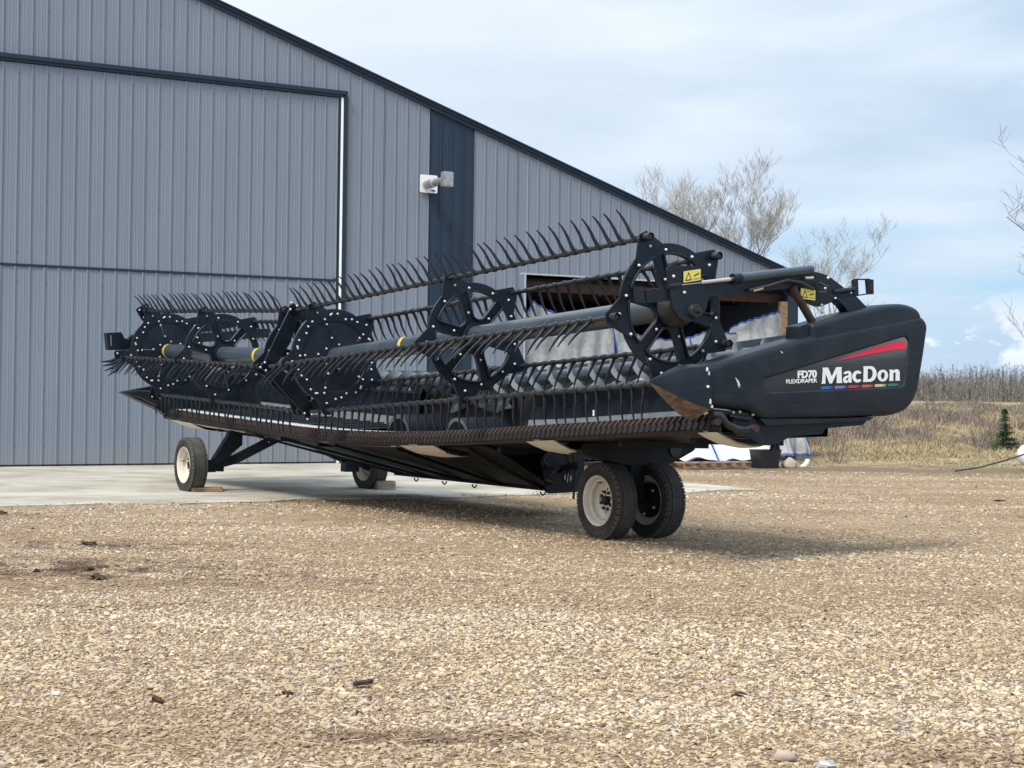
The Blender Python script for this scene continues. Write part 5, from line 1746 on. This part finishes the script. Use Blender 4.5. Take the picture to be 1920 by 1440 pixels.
bare_tree('tallest bare tree rising behind the barn roof', (9.6, 66, 0), 10.0, 21, n_lead=5, lean=(.3, 0), depth=5, minr=.0045, spread=.46)
bare_tree('bare tree half hidden by the roof slope, left of the tallest one', (7.9, 68, 0), 10.3, 22, n_lead=3, lean=(-.2, 0), depth=5, minr=.0045)
bare_tree('leftmost bare treetop peeping over the roof slope', (6.0, 70, 0), 10.6, 27, n_lead=2)
bare_tree('spreading bare tree behind the folded reel arm', (13.0, 62, .9), 7.3, 24, minr=.0045, n_lead=7, lean=(-.2, 0), spread=.6)
bare_tree('low bare tree behind the marker lamp', (15.0, 66, .9), 5.0, 25, n_lead=3, depth=3)
bare_tree('thin grey tree cut by the photo edge above the spruce', (15.5, 44, .3), 9.4, 31, 'bark_dark', n_lead=4, depth=3, minr=.006, spread=.7)
bare_tree('bare sapling behind the tank at the photo edge', (14.1, 41, .05), 4.4, 33, 'bark_dark', n_lead=3, depth=3, minr=.004)

# young spruce on the slope
sp = tag(empty('spruce', (13.0, 40.6, float(ground_z(13.0, 40.6)))), 'small green spruce standing on the brushy slope', 'spruce')
mb = MB(); mb.tube([(0, 0, -.1), (0, 0, 1.18)], [.04, .010], 6); mb.build('trunk', 'bark_dark', sp, smooth=60)
mb = MB()
rng = np.random.default_rng(4)
for i in range(330):
    z = .10 + 1.06 * rng.random() ** 1.15
    L = (.37 * (1 - (z - .10) / 1.12) + .03) * rng.uniform(.70, 1.12)
    az = rng.uniform(0, 6.28); d = Vector((math.cos(az), math.sin(az), 0)); sd = Vector((-d.y, d.x, 0))
    m = max(2, int(L * 24))
    for j in range(m):
        t = (j + .5) / m
        c = d * (L * t) + Vector((0, 0, z - .10 * L / .37 * t + .12 * L / .37 * t * t))
        w = .055 * (1 - t) + .022
        for s_ in (-1, 1, -.4, .4):
            tipv = c + d * .045 + sd * (s_ * w) + Vector((0, 0, rng.uniform(-.03, .025)))
            mb.add([c + sd * .007, c - sd * .007 + Vector((0, 0, .012)), tipv], [(0, 1, 2)])
mb.build('crown', 'spruce_needle', sp, fix=False)


# far-off wood along the skyline: one mass
def far_wood():
    rng = np.random.default_rng(8)
    V, F = [], []
    def tri(a, b, c):
        o = len(V); V.extend((a, b, c)); F.append((o, o + 1, o + 2))
    for i in range(4800):
        y = rng.uniform(170, 240)
        x = rng.uniform(.02, .58) * y
        zb = .55
        h = rng.uniform(3.1, 5.0) * y / 200 * (1.0 + .18 * math.sin(x * .21))
        lean = rng.normal(0, .15)
        w = rng.uniform(.025, .06)
        tri((x - w, y, zb - .4), (x + w, y, zb - .4), (x + lean, y, zb + h))
        if rng.random() < .12:              # conifer
            for k in range(7):
                zz = zb + h * (.25 + .75 * k / 7); ww = .85 * (1 - k / 7.5)
                for q in range(5):
                    a = rng.uniform(-1, 1)
                    tri((x, y, zz + .5), (x + a * ww, y + rng.uniform(-.3, .3), zz - .15), (x + a * ww * .6, y, zz - .05))
        else:
            for k in range(40):
                zz = zb + h * rng.uniform(.15, .97)
                a = rng.uniform(-1, 1); l = rng.uniform(.15, .55)
                px = x + lean * (zz - zb) / h
                tri((px, y, zz - .02), (px, y, zz + .03), (px + a * l, y + rng.uniform(-.3, .3), zz + l * rng.uniform(.4, 1.0)))
    me = bpy.data.meshes.new('far_wood'); me.from_pydata([tuple(map(float, v)) for v in V], [], F)
    o = mesh_obj('far_wood', me, 'wood_mass'); o['kind'] = 'stuff'
    tag(o, 'distant bare grey wood along the skyline', 'woods')


far_wood()


def grass_mass():
    rng = np.random.default_rng(12)
    n = 58000
    y = 29.5 + 32 * rng.random(n) ** 1.15
    x = y * rng.uniform(.15, .46, n)
    keep = rng.random(n) < np.clip((y - 28.8 + np.sin(x * 1.7) * .9) * .45, .03, 1)
    x, y = x[keep], y[keep]
    n = len(x)
    z = ground_z(x, y)
    h = rng.uniform(.03, .13, n) * (.6 + .9 * np.sin(x * .8 + y * .5) ** 2) * np.clip((y - 28) * .09, .25, 1.2)
    a = rng.uniform(0, 6.28, n); w = .008 + .006 * rng.random(n)
    lx, ly = rng.normal(0, .10, n), rng.normal(0, .10, n)
    P = np.empty((n, 3, 3))
    P[:, 0] = np.c_[x - np.cos(a) * w, y - np.sin(a) * w, z - .02]
    P[:, 1] = np.c_[x + np.cos(a) * w, y + np.sin(a) * w, z - .02]
    P[:, 2] = np.c_[x + lx, y + ly, z + h]
    me = bpy.data.meshes.new('dry_grass')
    me.from_pydata(P.reshape(-1, 3).tolist(), [], np.arange(3 * n).reshape(-1, 3).tolist())
    o = mesh_obj('dry_grass', me, 'dry_grass'); o['kind'] = 'stuff'
    tag(o, 'dry straw coloured grass on the slope past the yard', 'grass')


grass_mass()


def brush_mass():
    rng = np.random.default_rng(15)
    V, F = [], []
    for i in range(1700):
        y = rng.uniform(41, 60); x = y * rng.uniform(.15, .46)
        thick = .5 + .5 * math.sin(x * .9 + 1.3) * math.sin(y * .42 + x * .3)
        if rng.random() > min(1, max(.06, (thick - .34) * 2.4)): continue
        z = float(ground_z(x, y)) - .05
        H = rng.uniform(.18, .55) * (.5 + .8 * thick) * (1 if y < 54 else .6)
        for k in range(34):
            az = rng.uniform(0, 6.28); rr = rng.uniform(0, .35)
            bx, by = x + rr * math.cos(az), y + rr * math.sin(az)
            tx, ty = bx + rng.normal(0, .45) * H, by + rng.normal(0, .3) * H
            tz = z + H * rng.uniform(.4, 1.0)
            mx, my, mz = (bx + tx) / 2 + rng.normal(0, .06), (by + ty) / 2, (z + tz) / 2 + .1
            w = .008
            o = len(V)
            V += [(bx - w, by, z), (bx + w, by, z), (mx + w * .7, my, mz), (mx - w * .7, my, mz), (tx, ty, tz)]
            F += [(o, o + 1, o + 2, o + 3), (o + 3, o + 2, o + 4)]
    me = bpy.data.meshes.new('undergrowth'); me.from_pydata([tuple(map(float, v)) for v in V], [], F)
    o = mesh_obj('undergrowth', me, 'brush_twig'); o['kind'] = 'stuff'
    tag(o, 'tangle of leafless brush covering the slope', 'undergrowth')


brush_mass()
for i, (x, y, h, sd, lb) in enumerate([(12.55, 41, 1.5, 41, 'leafless grey shrub left of the small spruce'), (9.1, 43, 1.0, 42, 'pale leafless shrub on the slope under the shield'), (11.1, 47, 1.15, 43, 'leafless tangled shrub in the middle of the slope'), (6.75, 32, .7, 44, 'thin weed stems beside the barn corner')]):
    rng = np.random.default_rng(sd)
    mb = MB()
    for k in range(9):
        az = rng.uniform(0, 6.28)
        branches(mb, Vector((.1 * math.cos(az), .1 * math.sin(az), -.05)), Vector((math.cos(az) * .5, math.sin(az) * .5, 1)), h * .55, .014, 2, rng, .5, .2, (2, 4), 3, .6, .5, 3, .003)
    o = mb.build('bare_shrub', 'brush_twig', fix=False)
    o.location = (x, y, float(ground_z(x, y)))
    tag(o, lb, 'shrub', 'leafless shrubs on the slope')

# white tank and a hose at the picture's right edge
tk = tag(empty('white_tank', (10.35, 29.4, 0), R_(20)), 'white rounded tank cut by the photo edge', 'tank')
mb = MB(); mb.lathe([(.0, -.75), (.14, -.73), (.20, -.66), (.22, -.55), (.22, .55), (.20, .66), (.14, .73), (0, .75)], 24, (0, 0, .30), 'X'); mb.build('vessel', 'tank_white', tk, smooth=50)
mb = MB(); mb.lathe([(.05, .0), (.05, .08), (.035, .1), (0, .1)], 12, (0, 0, .50), 'Z'); mb.build('valve', 'galvanised', tk, smooth=40)
for xx in (-.45, .45):
    mb = MB(); mb.box((xx - .04, -.18, 0), (xx + .04, .18, .10)); mb.build('foot', 'galvanised', tk)
mb = MB(); mb.tube([(8.25, 28.6, .012), (8.7, 28.55, .09), (9.2, 28.5, .24), (9.7, 28.45, .42), (10.3, 28.4, .60)], .014, 8)
tag(mb.build('hose', 'rubber', smooth=40), 'dark hose sloping from the white tank down to the soil', 'hose')

# ------------------------------------------------------------------ crumbs on the yard
for i, (x, y, sx, sz, lb) in enumerate([
        (-2.90, 10.84, .105, .030, 'largest flat dark clod, on the reddish soil stain'),
        (-3.10, 11.35, .05, .028, 'small round dark clod just behind the largest flat one'),
        (-3.45, 11.2, .04, .02, 'tiny dark clod left of the small round one'),
        (-3.62, 13.25, .13, .025, 'long dark clod farthest back on the soil stain'),
        (-1.50, 6.60, .045, .030, 'dark pointed clod nearest the left front corner'),
        (-.97, 6.80, .042, .022, 'crumbly dark clod in the middle foreground'),
        (-.62, 6.42, .026, .015, 'small dark crumb in front of the bark piece'),
        (-5.36, 16.24, .11, .04, 'dark clod by the apron edge at the left picture border'),
        (6.46, 20.4, .10, .02, 'dark flat clod far out on the gravel to the right'),
        (1.04, 6.91, .052, .020, 'dark flattened clod in the right foreground')]):
    tag(lump('dirt_clod', (x, y, .006), (sx * .55, sx * .4, sz * .62), 'dirt', 60 + i, 3, .55, -.4), lb, 'clod', 'dark clods lying on the gravel')
mb = MB(); mb.prism([(-.042, -.012), (.02, -.017), (.046, -.009), (.042, .012), (-.015, .016), (-.046, .006)], lambda p, q, d: (p, q, d + .12 * p + .012), 0, .016)
o = mb.build('bark_piece', 'dirt'); o.location = (-.66, 7.01, .006); o.rotation_euler = (.1, 0, .25)
tag(o, 'flat dark strip of bark on the pale foreground gravel', 'bark')
for i, (x, y, s_, lb) in enumerate([(1.03, 5.72, .042, 'smooth brown stone near the bottom edge'), (1.16, 5.60, .035, 'grey stone right of the smooth brown stone'), (-1.98, 6.75, .020, 'white pebble larger than those around it, left foreground')]):
    tag(lump('stone', (x, y, .0), (s_, s_ * .8, s_ * .6), ('bag_cloth', 'galvanised', 'white_poly')[i], 80 + i, 3, .12, -.6), lb, 'stone')


def straw_mass():
    rng = np.random.default_rng(19)
    n = 1500
    y = 5 + 10 * rng.random(n) ** 1.5
    x = y * rng.uniform(-.36, .36, n)
    V, F = [], []
    for a, b in zip(x, y):
        az = rng.uniform(0, 3.14); l = rng.uniform(.02, .07); w = .0016
        d = np.array([math.cos(az), math.sin(az)]); s_ = np.array([-d[1], d[0]]) * w
        z0, z1 = .012 + rng.uniform(0, .012), .012 + rng.uniform(0, .02)
        o = len(V)
        V += [(a - d[0] * l - s_[0], b - d[1] * l - s_[1], z0), (a + d[0] * l - s_[0], b + d[1] * l - s_[1], z1), (a + d[0] * l + s_[0], b + d[1] * l + s_[1], z1), (a - d[0] * l + s_[0], b - d[1] * l + s_[1], z0), (a, b, (z0 + z1) / 2 + .003)]
        F += [(o, o + 1, o + 4), (o + 1, o + 2, o + 4), (o + 2, o + 3, o + 4), (o + 3, o, o + 4)]
    me = bpy.data.meshes.new('straw_litter'); me.from_pydata([tuple(map(float, v)) for v in V], [], F)
    o = mesh_obj('straw_litter', me, 'straw'); o['kind'] = 'stuff'
    tag(o, 'bits of straw scattered over the gravel', 'straw')


straw_mass()
